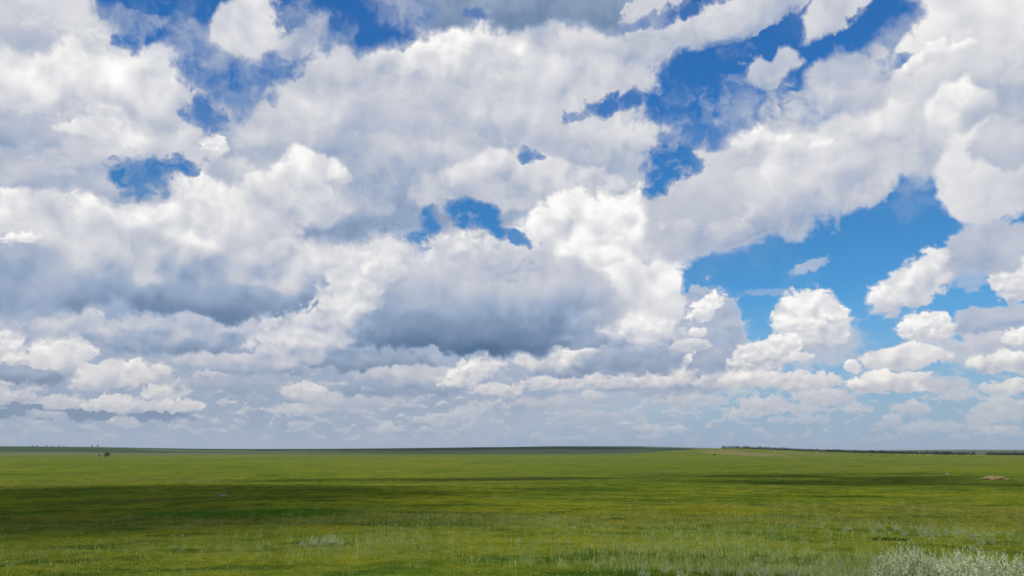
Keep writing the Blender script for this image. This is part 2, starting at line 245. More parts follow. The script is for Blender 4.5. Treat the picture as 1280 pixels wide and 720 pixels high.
    (16.54,17.31,7.15,5.30,4.20,0,0.65,0.5,0.5,0.68,0.5,1,0.25), (15.90,15.06,1.73,1.22,1.35,3,1,0.22,0.465227,0.6657,0.3,0.655813,0.00,1),
    (15.86,20.39,2.43,1.42,1.56,3,1,0.22,0.616376,0.729424,0.3,0.590459,0.00,1), (12.26,15.56,1.48,0.88,0.97,3,1,0.22,0.503669,0.673121,0.3,0.776226,0.00,1),
    (24.25,19.26,7.15,4.17,3.44,0,0.75,0.5,0.52,0.8,0.6,1,0.36), (18.73,18.31,2.55,1.63,1.80,1,1,0.22,0.636586,0.83162,0.3,0.775813,0.00,1),
    (26.69,19.19,1.98,1.66,1.82,3,1,0.22,0.575874,0.733545,0.3,0.585279,0.00,1), (25.17,20.66,1.32,0.80,0.88,3,1,0.22,0.688253,0.859826,0.3,0.586715,0.00,1),
    (24.30,16.95,2.19,1.80,1.98,3,1,0.22,0.47296,0.65427,0.3,0.873429,0.00,1), (33.30,16.78,3.59,4.15,3.28,0,0.6,0.35,0.6,0.84,0.6,1,-0.11),
    (11.60,22.36,5.34,1.21,1.21,1,1.2,0.6,0.6,0.76,0.5,0.85,0.00), (29.36,24.80,2.69,0.67,0.58,2,1.5,1,0.72,1,0.35,0.95,0.40),
    (31.40,24.93,2.26,0.52,0.52,2,1.5,1.2,0.72,1,0.35,0.9,0.00), (31.58,21.32,2.53,1.74,1.64,1,0.9,0.6,0.62,0.97,0.6,0.85,0.00),
    (27.01,21.43,2.96,2.02,2.02,1,0.9,0.6,0.6,0.88,0.6,0.8,0.00), (21.50,17.74,4.75,1.82,1.93,1,0.8,0.6,0.52,0.74,0.5,0.8,0.20),
    (33.74,18.66,2.56,1.43,1.43,1,0.9,0.6,0.48,0.62,0.4,0.8,0.00), (31.71,12.44,2.61,1.49,1.78,1,0.9,0.6,0.48,0.58,0.3,0.97,0.00),
]
GAPS = [
    (-2.90,17.06,2.30,1.16,1.16,2,1.65,1.01,1,-0.10), (-1.33,16.16,1.35,0.58,0.78,2,1.46,1.15,1,-0.48),
    (-6.20,16.42,1.00,1.29,1.29,2,1.26,1.15,1,0.00), (0.00,15.58,1.48,0.58,0.52,2,0.97,0.86,0.9,-0.58),
    (7.75,24.58,3.84,0.80,0.67,2,1.85,1.15,0.95,0.18), (12.22,20.31,2.23,1.49,1.12,2,1.85,1.01,1,0.00),
    (10.98,18.94,1.32,1.13,0.94,2,1.75,1.15,1,0.29), (-26.46,17.90,1.98,1.50,1.50,2,1.75,1.01,1,0.00),
    (-24.42,18.87,2.28,0.70,0.76,2,1.75,1.15,1,0.15), (1.23,21.25,1.10,0.57,0.57,2,1.46,1.15,0.8,0.00),
    (-24.82,28.01,5.18,2.51,2.40,1,1.17,1.15,1,0.00), (-21.54,24.91,3.17,2.64,2.53,1,1.46,1.3,1,-0.19),
    (-22.65,22.65,1.43,1.74,1.62,2,1.75,1.3,0.9,0.00), (-28.01,26.08,1.11,0.65,0.65,2,1.56,1.3,0.9,0.00),
    (-12.29,30.31,6.84,2.29,2.52,1,1.07,0.86,1,0.08), (-17.72,26.48,2.31,1.39,1.51,2,1.65,1.3,0.9,0.45),
    (12.28,30.20,4.51,0.69,0.63,2,1.75,1.15,0.95,0.17), (-3.07,30.85,1.43,0.52,0.58,2,1.46,1.15,0.8,0.00),
    (15.02,25.48,5.25,2.85,2.97,1,1.17,0.72,1,0.18), (19.30,24.70,4.38,3.50,3.50,1,1.36,1.3,0.95,0.00),
    (26.32,27.12,3.44,3.04,2.61,1,1.17,0.86,1,0.28), (22.37,26.83,3.04,2.47,3.37,1,1.36,1.15,0.95,0.00),
    (27.45,24.70,1.45,0.77,0.55,2,1.56,1.15,0.9,0.40), (24.37,23.42,1.16,0.91,0.91,2,1.56,1.15,0.8,0.00),
    (14.53,22.12,3.25,1.22,1.34,2,1.75,1.3,0.9,0.00),
]
WISPS = [
    (-20.14,28.21,2.58,2.71,2.01,1,1.2,0.6,0.58,0.86,0.6,0.95,0.00), (-16.55,28.09,2.33,1.33,1.13,1,1.4,0.7,0.55,0.74,0.5,0.75,0.35),
    (-22.70,26.78,3.02,1.70,1.70,2,2.4,1.6,0.55,0.7,0.4,0.6,0.00), (-26.34,27.80,1.03,0.48,0.48,1,1.4,0.9,0.6,0.7,0.4,0.5,0.00),
    (24.36,28.79,2.66,1.94,1.36,1,1,0.5,0.56,0.74,0.5,0.97,0.36), (19.72,25.80,2.34,1.34,1.03,1,1.2,0.6,0.55,0.7,0.5,0.9,0.18),
    (18.10,23.80,3.95,1.90,1.59,2,2.4,1.6,0.55,0.68,0.4,0.6,0.00), (24.99,24.35,3.10,2.51,2.31,1,1.2,0.7,0.55,0.72,0.5,0.9,0.00),
    (21.37,22.84,3.56,1.88,1.46,2,2.2,1.5,0.55,0.72,0.5,0.8,0.19), (18.36,21.19,2.78,1.07,0.97,2,1.5,1.2,0.68,1.02,0.35,1,-0.10),
    (22.03,20.41,2.60,0.79,0.84,2,1.5,1.4,0.68,1,0.35,0.9,0.00),
]

SKY_STRENGTH = 0.1

def vmath(op, a, b=None, c=None):
    n = node('ShaderNodeVectorMath', operation=op)
    for k, v in enumerate((a, b, c)):
        if v is not None: plug(n.inputs[k], v)
    return n.outputs[0]

def cloud_group(lean, billow):
    """one cumulus laid over what lies behind it; `state` holds the tone so far and the share of clear sky"""
    g = bpy.data.node_groups.new('cumulus', 'ShaderNodeTree')
    vec = 'state V A scale offset lean'.split(); flt = 'F G S amp soft base top relief sw op clear drop'.split()
    for nm in vec: g.interface.new_socket(nm, in_out='INPUT', socket_type='NodeSocketVector')
    for nm in flt: g.interface.new_socket(nm, in_out='INPUT', socket_type='NodeSocketFloat')
    g.interface.new_socket('state', in_out='OUTPUT', socket_type='NodeSocketVector')
    keep, Ex.nt = Ex.nt, g
    gi = node('NodeGroupInput'); go = node('NodeGroupOutput')
    O = gi.outputs; I = {nm: Ex(O[nm]) for nm in flt}
    # the faint tie to the state only keeps the evaluation in order, cloud after cloud
    v = vmath('MULTIPLY_ADD', O['state'], (1e-7, 1e-7, 0.0), O['V'])
    if lean: v = vmath('MULTIPLY_ADD', O['A'], O['lean'], v)
    v = vmath('MULTIPLY_ADD', v, O['scale'], O['offset'])
    sp = node('ShaderNodeSeparateXYZ'); g.links.new(v, sp.inputs[0])
    x, up, ups = (Ex(sp.outputs[k]) for k in range(3))
    y = M('MAXIMUM', up, up * I['drop'])
    D = mad(I['F'], I['amp'], 1.0 - mad(x, x, y * y))
    al = maprange(D, 0.0, I['soft'], 0.0, I['op'])
    if billow: al = al * maprange(ups, -0.75, 0.25)
    sh = maprange(mad(I['S'], I['sw'], ups), -0.9, 0.75, I['base'], I['top'])
    cx = node('ShaderNodeCombineXYZ'); plug(cx.inputs[0], mad(I['G'], I['relief'], sh)); plug(cx.inputs[1], I['clear'])
    mx = node('ShaderNodeMix', data_type='VECTOR'); plug(mx.inputs[0], al)
    g.links.new(O['state'], mx.inputs[4]); g.links.new(cx.outputs[0], mx.inputs[5])
    g.links.new(mx.outputs[1], go.inputs['state'])
    Ex.nt = keep
    return g

def build_sky():
    w = bpy.data.worlds.new('World'); scene.world = w
    w.use_nodes = True
    nt = Ex.nt = w.node_tree
    nt.nodes.clear()
    out = node('ShaderNodeOutputWorld'); bg = node('ShaderNodeBackground')
    bg.inputs['Strength'].default_value = SKY_STRENGTH
    nt.links.new(bg.outputs[0], out.inputs[0])
    sky = node('ShaderNodeTexSky', sky_type='NISHITA', sun_disc=False)
    sky.sun_elevation = R(SUN_EL); sky.sun_rotation = R(SUN_AZ)
    sky.altitude = 200; sky.air_density = 1.0; sky.dust_density = 0.6; sky.ozone_density = 2.5
    tc = node('ShaderNodeTexCoord')
    sep = node('ShaderNodeSeparateXYZ'); nt.links.new(tc.outputs['Generated'], sep.inputs[0])
    X, Y, Z = (Ex(sep.outputs[i]) for i in range(3))
    DEG = 180 / math.pi
    az = M('ARCTAN2', X, Y) * DEG
    el = M('ARCSINE', Z, clamp=False) * DEG
    P = xyz(az, el, 0.0)
    LX, LY = -0.40, 0.92
    # billow fields: ragged edge, smooth relief with its slope towards the light, and coordinates bent by turbulence
    FR = (0.085, 0.17, 0.42, 0.85)
    BEND = (5.2, 3.2, 1.3, 0.75)
    fields = []
    for i, fr in enumerate(FR):
        sx = 1.0 if i < 2 else 0.75
        def turb(scale, detail, rough, off):
            wn = node('ShaderNodeTexNoise', noise_dimensions='2D')
            plug(wn.inputs['Vector'], xyz(az + off, el - off, 0.0))
            wn.inputs['Scale'].default_value = scale; wn.inputs['Detail'].default_value = detail
            wn.inputs['Roughness'].default_value = rough
            sw = node('ShaderNodeSeparateColor'); nt.links.new(wn.outputs['Color'], sw.inputs[0])
            return Ex(sw.outputs[0]) - 0.5, Ex(sw.outputs[1]) - 0.5
        wx, wy = turb(fr * 1.6, 5, 0.6, 3.1 * i)
        bx, by = turb(fr * 1.9, 6, 0.58, 40.0 + 7.7 * i)
        ox = mad(wx, 0.55 / fr, az * sx)
        oy = mad(wy, 0.55 / fr, el)
        q = xyz(ox + 31.7 * i, oy + 12.3 * i, 0.0)
        f = noise(q, fr * 2.2, detail=8, rough=0.6, dims='2D')
        v = voro(q, fr * 2.6, detail=2.0, rough=0.55)
        F = mad(v, -0.75, mad(f, 1.3, -0.28))
        wx, wy = turb(fr * 1.6, 1.5, 0.5, 3.1 * i)
        ox = mad(wx, 0.30 / fr, az * sx)
        oy = mad(wy, 0.30 / fr, el)
        step = 0.22 / fr
        vals = []
        for k in (0, 1):
            q = xyz(ox + (LX * step * k + 31.7 * i), oy + (LY * step * k + 12.3 * i), 0.0)
            f = noise(q, fr * 1.9, detail=2.2, rough=0.48, dims='2D')
            v = voro(q, fr * 2.3, detail=1.0, rough=0.4)
            vals.append(mad(v, -0.42, mad(f, 1.25, -0.36)))
        be, bn = mad(bx, BEND[i], az), mad(by, BEND[i], el)
        # bent azimuth and elevation, and the calmer elevation that the shading goes by
        fields.append((F, vals[0] - vals[1], vals[0], be, bn, xyz(be, bn, mixf(0.25, el, bn)), xyz(0.0, be, be)))
    # general cloud cover for the whole sky dome (seen only outside the specified part)
    gq = node('ShaderNodeVectorMath', operation='SCALE'); nt.links.new(tc.outputs['Generated'], gq.inputs[0])
    gq.inputs['Scale'].default_value = 1.0
    g = noise(gq.outputs[0], 3.0, detail=7, rough=0.55)
    inside = M('MULTIPLY', maprange(M('ABSOLUTE', az), 40, 50, 1, 0), maprange(el, 33, 40, 1, 0))
    gcov = maprange(g, 0.44, 0.56) * (1.0 - inside)
    T = 1.0 - gcov * 0.95                       # clear-sky share still seen
    tone = maprange(g, 0.45, 0.75, 0.95, 0.5)
    kinds = {}
    state = xyz(tone, T, 0.0)
    for c in CLOUDS + GAPS + WISPS:
        gap = len(c) == 10
        a0, e0, rx, ru, rd, fi, amp, soft = c[:8]
        base, top, G, op = (0, 0, 0, c[8]) if gap else c[8:12]
        bil = len(c) == 14
        ln = c[9 if gap else 12]; lean = abs(ln) > 0.01
        if (lean, bil) not in kinds: kinds[lean, bil] = cloud_group(lean, bil)
        n = node('ShaderNodeGroup', node_tree=kinds[lean, bil])
        f = fields[fi]
        e1 = e0 - ln * a0 if lean else e0
        for nm, v in (('state', state), ('V', f[5]), ('A', f[6]), ('F', f[0]), ('G', f[1]), ('S', f[2]),
                      ('scale', (1 / rx, 1 / ru, 1 / ru)), ('offset', (-a0 / rx, -e1 / ru, -e1 / ru)), ('lean', (0.0, -ln, -ln)),
                      ('amp', amp), ('soft', soft), ('base', base), ('top', top), ('relief', G * 0.5), ('sw', 0.15 + G * 0.9),
                      ('op', op), ('clear', 1.0 if gap else 0.0), ('drop', -ru / rd)):
            plug(n.inputs[nm], v)
        state = n.outputs['state']
        if c is CLOUDS[0]:
            # far field of small low cumulus towards the horizon, beyond all the others
            ss = node('ShaderNodeSeparateXYZ'); nt.links.new(state, ss.inputs[0])
            fx = az * 0.66
            ff = noise(xyz(fx, el * 1.3, 0.0), 1.25, detail=6, rough=0.58, dims='2D')
            ff2 = noise(xyz(fx - 0.05, mad(el, 1.3, 0.30), 0.0), 1.25, detail=3, rough=0.5, dims='2D')
            lowband = M('MULTIPLY', maprange(el, 7.5, 3.0), maprange(el, 0.1, 1.2, 0.25, 1.0))
            fa = maprange(ff, 0.495, 0.62) * lowband * 0.6
            state = xyz(mixf(fa, Ex(ss.outputs[0]), mad(ff - ff2, 1.5, 0.68)), Ex(ss.outputs[1]) * (1.0 - fa), 0.0)
    ss = node('ShaderNodeSeparateXYZ'); nt.links.new(state, ss.inputs[0])
    tone, T = Ex(ss.outputs[0]), Ex(ss.outputs[1])
    k = 1 / SKY_STRENGTH
    S = lambda r, g_, b: tuple(k * v for v in srgb(r, g_, b))
    # smaller billows standing out on the big masses, crisp on the side of the light
    for i, lift, rel, band in ((1, 0.045, 0.14, maprange(el, 6, 14)), (2, 0.014, 0.06, maprange(el, 2, 8))):
        al = maprange(fields[i][0], -0.02, 0.10)
        tone = mad(mad(al - 0.45, lift, fields[i][1] * rel), band, tone)
    # thin veil drifting across the gaps high up
    vq = xyz(mad(fields[1][3], 1.0, el * 0.4), fields[1][4] - az * 0.25, 0.0)
    veil = maprange(noise(vq, 0.17, detail=7, rough=0.6, dims='2D'), 0.48, 0.80) * maprange(el, 13.0, 19.0, 0.10, 0.78)
    tone = mixf(T, tone, 0.62)
    T = T * (1.0 - veil)
    colr = ramp(M('MULTIPLY', tone, 0.86), [
        (0.00, srgb(84, 112, 146)), (0.18, srgb(120, 142, 172)), (0.36, srgb(157, 173, 199)),
        (0.54, srgb(195, 199, 211)), (0.72, srgb(221, 222, 226)), (0.90, srgb(250, 249, 247)), (1.0, (1.02, 1.01, 0.99))])
    lowwarm = maprange(el, 2.0, 9.0, 0.9, 0.0)
    colr = mixc(lowwarm, colr, mixc(1.0, colr, (1.04, 0.97, 0.90, 1), 'MULTIPLY'))
    # air in front of the far clouds
    air = maprange(el, -1.0, 7.5, 0.62, 0.0)
    colr = mixc(air, colr, (*srgb(155, 172, 196), 1))
    sc = node('ShaderNodeVectorMath', operation='SCALE'); nt.links.new(colr, sc.inputs[0]); sc.inputs['Scale'].default_value = k
    blue = mixc(1.0, sky.outputs[0], BLUE_TINT, 'MULTIPLY')
    blue = mixc(maprange(el, 27.0, 13.0), blue, mixc(1.0, blue, (1.12, 0.93, 0.79, 1), 'MULTIPLY'))
    blue = mixc(maprange(el, -1.0, 12.0, 1.0, 0.0), blue, (*S(157, 174, 197), 1))
    final = mixc(T, sc.outputs[0], blue)
    nt.links.new(final, bg.inputs['Color'])
    w.cycles.sampling_method = 'MANUAL'; w.cycles.sample_map_resolution = 512
BLUE_TINT = (0.27, 0.86, 1.40, 1)
build_sky()

# ------------------------------------------------------------------ camera, sun, render settings
cam = bpy.data.cameras.new('camera'); camo = link(bpy.data.objects.new('camera', cam))
cam.sensor_fit = 'HORIZONTAL'; cam.angle = R(66.0)
cam.clip_start = 0.1; cam.clip_end = 60000
camo.location = (0, 0, EYE)
camo.rotation_euler = (R(90 + 11.75), 0, 0)
scene.camera = camo

sl = bpy.data.lights.new('sun', 'SUN'); so = link(bpy.data.objects.new('sun', sl))
sl.energy = 3.3; sl.angle = R(0.55); sl.color = (1.0, 0.955, 0.88)
sd = Vector((math.cos(R(SUN_EL)) * math.sin(R(SUN_AZ)), math.cos(R(SUN_EL)) * math.cos(R(SUN_AZ)), math.sin(R(SUN_EL))))
so.rotation_euler = (-sd).to_track_quat('-Z', 'Y').to_euler()
so.location = (0, 0, 60)

vs = scene.view_settings
scene.display_settings.display_device = 'sRGB'
vs.view_transform = 'Standard'; vs.look = 'None'; vs.exposure = 0; vs.gamma = 1; vs.use_curve_mapping = False
scene.render.engine = 'CYCLES'
scene.cycles.use_adaptive_sampling = True
scene.cycles.adaptive_threshold = 0.02; scene.cycles.adaptive_min_samples = 6
scene.cycles.use_denoising = True
scene.cycles.max_bounces = 6; scene.cycles.diffuse_bounces = 3
scene.cycles.transparent_max_bounces = 12; scene.cycles.volume_bounces = 1
# where things stand: azimuth (degrees) and distance (metres)
DRIFTS = [
    (23.68, 54.6, 4.71, 0.07, 120, [0, 1, 2, 3, 4, 5, 6], 0.4, 0.75),
    (27.31, 54.9, 2.94, 0.05, 70, [0, 1, 2, 3, 4, 5, 6], 0.45, 0.85),
    (3.35, 47.2, 3.53, 0.06, 60, [0, 1, 2, 3, 4, 5, 6], 0.3, 0.6),
    (2.23, 50.2, 3.53, 0.05, 150, [0, 1, 2, 3], 0.5, 0.9),
    (13.11, 36.1, 5.29, 0.05, 60, [0, 1, 2, 3, 4, 5, 6], 0.3, 0.6),
    (13.12, 37.1, 6.47, 0.06, 260, [0, 1, 2, 3], 0.5, 0.9),
    (-7.74, 36.6, 3.53, 0.06, 150, [0, 1, 2, 3], 0.5, 0.9),
    (-11.5, 33.2, 3.53, 0.05, 90, [0, 1, 2, 3], 0.5, 0.9),
    (-23.09, 34.8, 7.65, 0.07, 160, [0, 1, 2, 3], 0.5, 0.9),
    (16.13, 26.4, 6.47, 0.03, 330, [0, 1, 2, 3], 0.6, 1.1),
    (18.14, 26.5, 5.29, 0.03, 60, [4, 5, 6], 0.5, 0.9),
    (27.5, 29.3, 4.12, 0.03, 60, [0, 1, 2, 3, 4, 5, 6], 0.6, 1.0),
    (6.61, 27.9, 8.82, 0.05, 160, [0, 1, 2, 3], 0.4, 0.8),
    (-1.12, 58.6, 9.41, 0.09, 160, [0, 1, 2, 3], 0.5, 1.0),
    (26.52, 79.9, 7.06, 0.1, 150, [0, 1, 2, 3], 0.6, 1.1),
    (-18.37, 64.0, 10.59, 0.1, 90, [0, 1, 2, 3], 0.5, 1.0),
    (29.42, 49.8, 2.94, 0.06, 60, [0, 1, 2, 3, 4, 5, 6], 0.5, 1.0),
]
TALL_A = [
    (24.13, 25.7, 1.15),
    (24.78, 26.4, 1.44),
    (25.49, 25.9, 1.52),
    (26.13, 26.6, 1.44),
    (26.82, 26.4, 1.29),
    (27.36, 26.9, 1.06),
]
TALL_B = [
    (27.86, 26.1, 1.29),
    (28.43, 26.7, 1.37),
    (29.09, 26.2, 1.37),
    (29.73, 26.9, 1.29),
    (30.38, 26.8, 1.37),
    (30.91, 27.2, 1.15),
    (31.55, 27.2, 1.22),
]
SMALL_FRONT = [
    (9.03, 23.2, 0.7),
    (10.48, 24.9, 0.6),
    (11.48, 23.3, 0.8),
    (12.7, 25.2, 0.7),
    (13.84, 24.1, 0.8),
    (14.85, 26.3, 0.6),
    (16.02, 25.7, 0.8),
    (17.18, 25.3, 0.9),
    (17.75, 27.3, 0.7),
    (18.97, 25.7, 1.0),
    (20.12, 27.6, 0.8),
    (21.58, 28.4, 0.8),
    (22.47, 25.6, 1.0),
    (23.36, 28.1, 1.0),
    (19.52, 26.9, 0.8),
    (20.77, 26.5, 0.9),
    (22.12, 27.1, 0.7),
    (22.91, 26.4, 0.9),
    (21.24, 25.7, 0.9),
    (18.37, 25.1, 0.9),
    (16.6, 24.0, 0.9),
    (15.34, 24.5, 0.7),
]
STRIP = [
    (17.4, 46.1, 0.7),
    (18.59, 54.2, 0.8),
    (20.72, 56.4, 0.9),
    (22.25, 51.6, 0.8),
    (23.74, 49.8, 0.9),
    (24.14, 53.4, 1.0),
    (25.06, 52.1, 1.0),
    (25.58, 50.3, 0.9),
    (26.4, 51.2, 1.1),
    (26.96, 48.7, 1.1),
    (27.85, 51.0, 0.9),
    (28.59, 52.8, 0.9),
    (29.21, 48.4, 0.8),
    (29.72, 44.4, 0.9),
    (30.26, 45.2, 0.8),
    (24.89, 33.0, 1.0),
    (26.23, 31.9, 1.1),
    (29.21, 38.3, 0.8),
]
LEFT_PATCH = [
    (-14.26, 37.1, 0.7),
    (-13.59, 37.8, 1.0),
    (-12.9, 37.6, 0.9),
    (-12.38, 38.3, 1.1),
    (-11.73, 37.6, 0.8),
]
HERB = (24.99, 43.7)
MOUND = (30.88, 316.4)
STONES = [
    (28.25, 383.2, 0.7, 0.5, 'pale stone in the field just left of the orange earth mound'),
    (17.75, 221.5, 0.4, 0.25, 'small pale stone in the dark green middle of the field'),
    (21.57, 294.2, 0.4, 0.25, 'low pale stone in the field right of centre, below the shelterbelt'),
    (-19.58, 119.0, 0.5, 0.16, 'flat pale stone lying in the shaded field at left'),
    (-25.58, 48.0, 0.13, 0.08, 'small white stone in the grass at lower left'),
]
LONE_TREES = [
    (-30.82, 3820, 1.15, 0.62, 'low wide dark tree, leftmost of the trees on the left skyline'),
    (-30.57, 3840, 1.2, 0.5, 'low dark tree touching the leftmost tree on the skyline'),
    (-30.06, 3900, 0.7, 0.55, 'small tree on the left skyline, between the wide pair and the slim one'),
    (-29.76, 3900, 0.6, 0.6, 'slim small tree in the middle of the left skyline group'),
    (-29.37, 3820, 0.85, 0.75, 'dark compact tree, fourth of the small trees on the left skyline'),
    (-29.16, 3900, 0.6, 0.6, 'tiny tree at the right end of the left skyline group'),
    (-27.57, 3800, 0.95, 0.95, 'dark round tree, left one of the pair standing apart on the skyline'),
    (-27.25, 3800, 1.15, 1.15, 'taller leaning tree, right one of the pair standing apart on the skyline'),
]
ROUND_BUSH = (-26.68, 1940.2)
FIELD_BUSHES = [
    (14.1, 1519.7, 1.1, 'small dark reddish bush at the field edge left of the shelterbelt'),
    (24.02, 1676.7, 0.9, 'tiny dark bush in the field below the shelterbelt'),
    (-27.11, 1982.0, 1.4, 'low dark bush beside the round tree at far left'),
]
BALES = [
    (18.09, 1820),
    (20.72, 1850),
    (25.53, 1800),
    (26.31, 1780),
    (26.54, 1790),
    (26.86, 1800),
    (27.22, 1800),
    (27.31, 1770),
    (27.49, 1800),
    (28.59, 1780),
    (28.77, 1790),
    (29.51, 1790),
]
SHADOW_CASTERS = [  # added out-of-view shadow casters: shadow centre, half sizes, height, lump count and size, seed
    (-118, 104, 98, 86, 2500, 78, 30, 1),
    (110, 275, 185, 105, 2600, 34, 19, 2),
    (-340, 3560, 1500, 230, 2600, 85, 120, 3),
    (-2300, 3500, 500, 260, 2600, 30, 130, 4),
]
# patches of other growth: centre, half sizes, colour, strength
PATCHES = [
    (452.4, 1598.7, 75.9, 265.8, (0.2, 0.165, 0.075), 0.8),
    (596.6, 1624.1, 52.7, 221.5, (0.17, 0.155, 0.07), 0.6),
    (19.4, 74.8, 8.6, 12.4, (0.2, 0.195, 0.018), 0.5),
    (-10.0, 46.8, 3.9, 4.6, (0.2, 0.195, 0.015), 0.8),
    (-23.0, 69.1, 11.8, 9.3, (0.05, 0.12, 0.012), 0.8),
    (-4.2, 53.6, 3.3, 4.3, (0.045, 0.09, 0.012), 0.5),
    (-0.5, 23.9, 3.4, 0.8, (0.045, 0.095, 0.012), 0.45),
    (11.4, 144.6, 16.2, 13.9, (0.04, 0.07, 0.012), 0.7),
    (-18.6, 236.1, 28.8, 22.7, (0.16, 0.17, 0.03), 0.5),
    (-48.8, 101.6, 13.7, 10.8, (0.1, 0.095, 0.025), 0.6),
]
HAZE = 3.3e-05
# ------------------------------------------------------------------ lie of the land
_prof_r = np.array([0, 12, 20, 40, 100, 250, 600, 1200, 2500, 4000, 8000, 60000], float)
_prof_z = np.array([0, 0, -0.1, -0.9, -2.9, -6.0, -8.0, -7.5, -5.0, -3.0, -3.0, -3.0], float)

def _hill(az, r, keys, r0, near, far):
    """keys: (azimuth, crest height); a ridge at distance r0 that rises over `near` metres and falls over `far`"""
    k = np.array(keys, float)
    h = np.interp(az, k[:, 0], k[:, 1])
    w = np.where(r < r0, near, far)
    return h * np.exp(-((r - r0) / w) ** 2)

RIDGE = [(-180, 15.2), (-60, 21.2), (-33, 29.7), (-28, 27.7), (-25, 24.2), (-22, 20.7), (-17.5, 19.2), (-13, 22.2), (-8, 24.7), (-2, 29.2),
         (3.5, 31.7), (9, 29.2), (12.5, 22.2), (16, 13.2), (20, 3.2), (26, 0), (33, 0), (60, 9.2), (180, 15.2)]
FAR_RIDGE = [(-180, 49), (-60, 59), (-33, 39), (-5, 49), (2, 81), (5.5, 85), (9, 83), (11.5, 69), (15, 49), (24, 27), (29, 35),
             (33, 31), (60, 59), (180, 49)]
BELT_RISE = [(-180, 0), (8, 0), (11.5, 12.0), (14, 18.0), (16, 17.2), (20, 11.5), (24, 6.5), (28, 3.6), (33, 2.2), (60, 1), (180, 0)]
SPUR = [(-180, 0), (-36, 2.5), (-31, 5.0), (-27, 4.4), (-20, 4.2), (-10, 2), (-4, 0), (180, 0)]

def _wob(x, y):
    z = 0.8 * np.sin(x / 61 + 1.3) * np.sin(y / 83 + .4)
    z = z + 0.42 * np.sin(x / 23 + y / 41) * np.sin(y / 19 - x / 67 + 2.0)
    return z

def _rough(x, y):
    z = 0.085 * np.sin(x / 2.9 + 1.7 * np.sin(y / 5.1)) * np.sin(y / 2.3 + 1.1 * np.sin(x / 4.3))
    z = z + 0.035 * np.sin(x / 0.9 + 2 * np.sin(y / 1.7)) * np.sin(y / 0.8 + 1.9 * np.sin(x / 1.3))
    return z

def terrain(x, y):
    x = np.asarray(x, float); y = np.asarray(y, float)
    r = np.hypot(x, y); az = np.degrees(np.arctan2(x, y))
    z = np.interp(np.sqrt(r), np.sqrt(_prof_r), _prof_z)
    z = z + _wob(x, y) * np.clip((r - 30) / 120, 0, 1) * np.clip(1.6 - r / 1500, 0.25, 1)
    z = z + _rough(x, y) * np.clip(1.5 - r / 300, 0, 1)
    z = z + 0.12 * np.sin(x / 310 + 1) * np.clip(r / 600, 0, 6)
    z = z + _hill(az, r, RIDGE, 4000, 800, 1500) + _hill(az, r, FAR_RIDGE, 11000, 2600, 3000)
    z = z + _hill(az, r, BELT_RISE, 2150, 520, 900) + _hill(az, r, SPUR, 2700, 380, 500)
    return z

def ground_at(x, y): return float(terrain(x, y))

def build_ground(mat):
    az = np.concatenate([np.linspace(-180, -50, 53)[:-1], np.linspace(-50, 50, 601), np.linspace(50, 180, 53)[1:-1]])
    rr = [0.6]
    while rr[-1] < 14000:
        r = rr[-1]
        rr.append(r * (1.02 if r < 1200 else 1.014) + (0.05 if r < 60 else 0))
    rr = np.array(rr)
    A, Rr = np.meshgrid(np.radians(az), rr)
    x = Rr * np.sin(A); y = Rr * np.cos(A); z = terrain(x, y)
    n, m = Rr.shape
    vs_ = np.stack([x, y, z], -1).reshape(-1, 3)
    i = np.arange(n - 1)[:, None] * m; j = np.arange(m)[None, :]; jn = (j + 1) % m
    q = np.stack([i + j, i + jn, i + m + jn, i + m + j], -1).reshape(-1, 4)[:, ::-1]
    me = bpy.data.meshes.new('ground')
    me.vertices.add(len(vs_) + 1); me.vertices.foreach_set('co', np.vstack([vs_, [[0, 0, ground_at(0, 0)]]]).ravel())
    tri = np.stack([np.full(m, len(vs_)), (np.arange(m) + 1) % m, np.arange(m)], -1)
    loops = np.concatenate([q.ravel(), tri.ravel()])
    me.loops.add(len(loops)); me.loops.foreach_set('vertex_index', loops.astype(np.int32))
    starts = np.concatenate([np.arange(len(q)) * 4, len(q) * 4 + np.arange(m) * 3])
    me.polygons.add(len(starts)); me.polygons.foreach_set('loop_start', starts.astype(np.int32))
    me.polygons.foreach_set('use_smooth', np.ones(len(starts), bool))
    me.materials.append(mat); me.update(calc_edges=True); me.validate()
    return tag(link(bpy.data.objects.new('ground', me)), kind='structure')

# ------------------------------------------------------------------ materials
def new_mat(name):
    m = bpy.data.materials.new(name); m.use_nodes = True
    Ex.nt = m.node_tree; m.node_tree.nodes.clear()
    out = node('ShaderNodeOutputMaterial')
    return m, out

def world_pos():
    g = node('ShaderNodeNewGeometry')
    s = node('ShaderNodeSeparateXYZ'); Ex.nt.links.new(g.outputs['Position'], s.inputs[0])
    return g.outputs['Position'], Ex(s.outputs[0]), Ex(s.outputs[1])

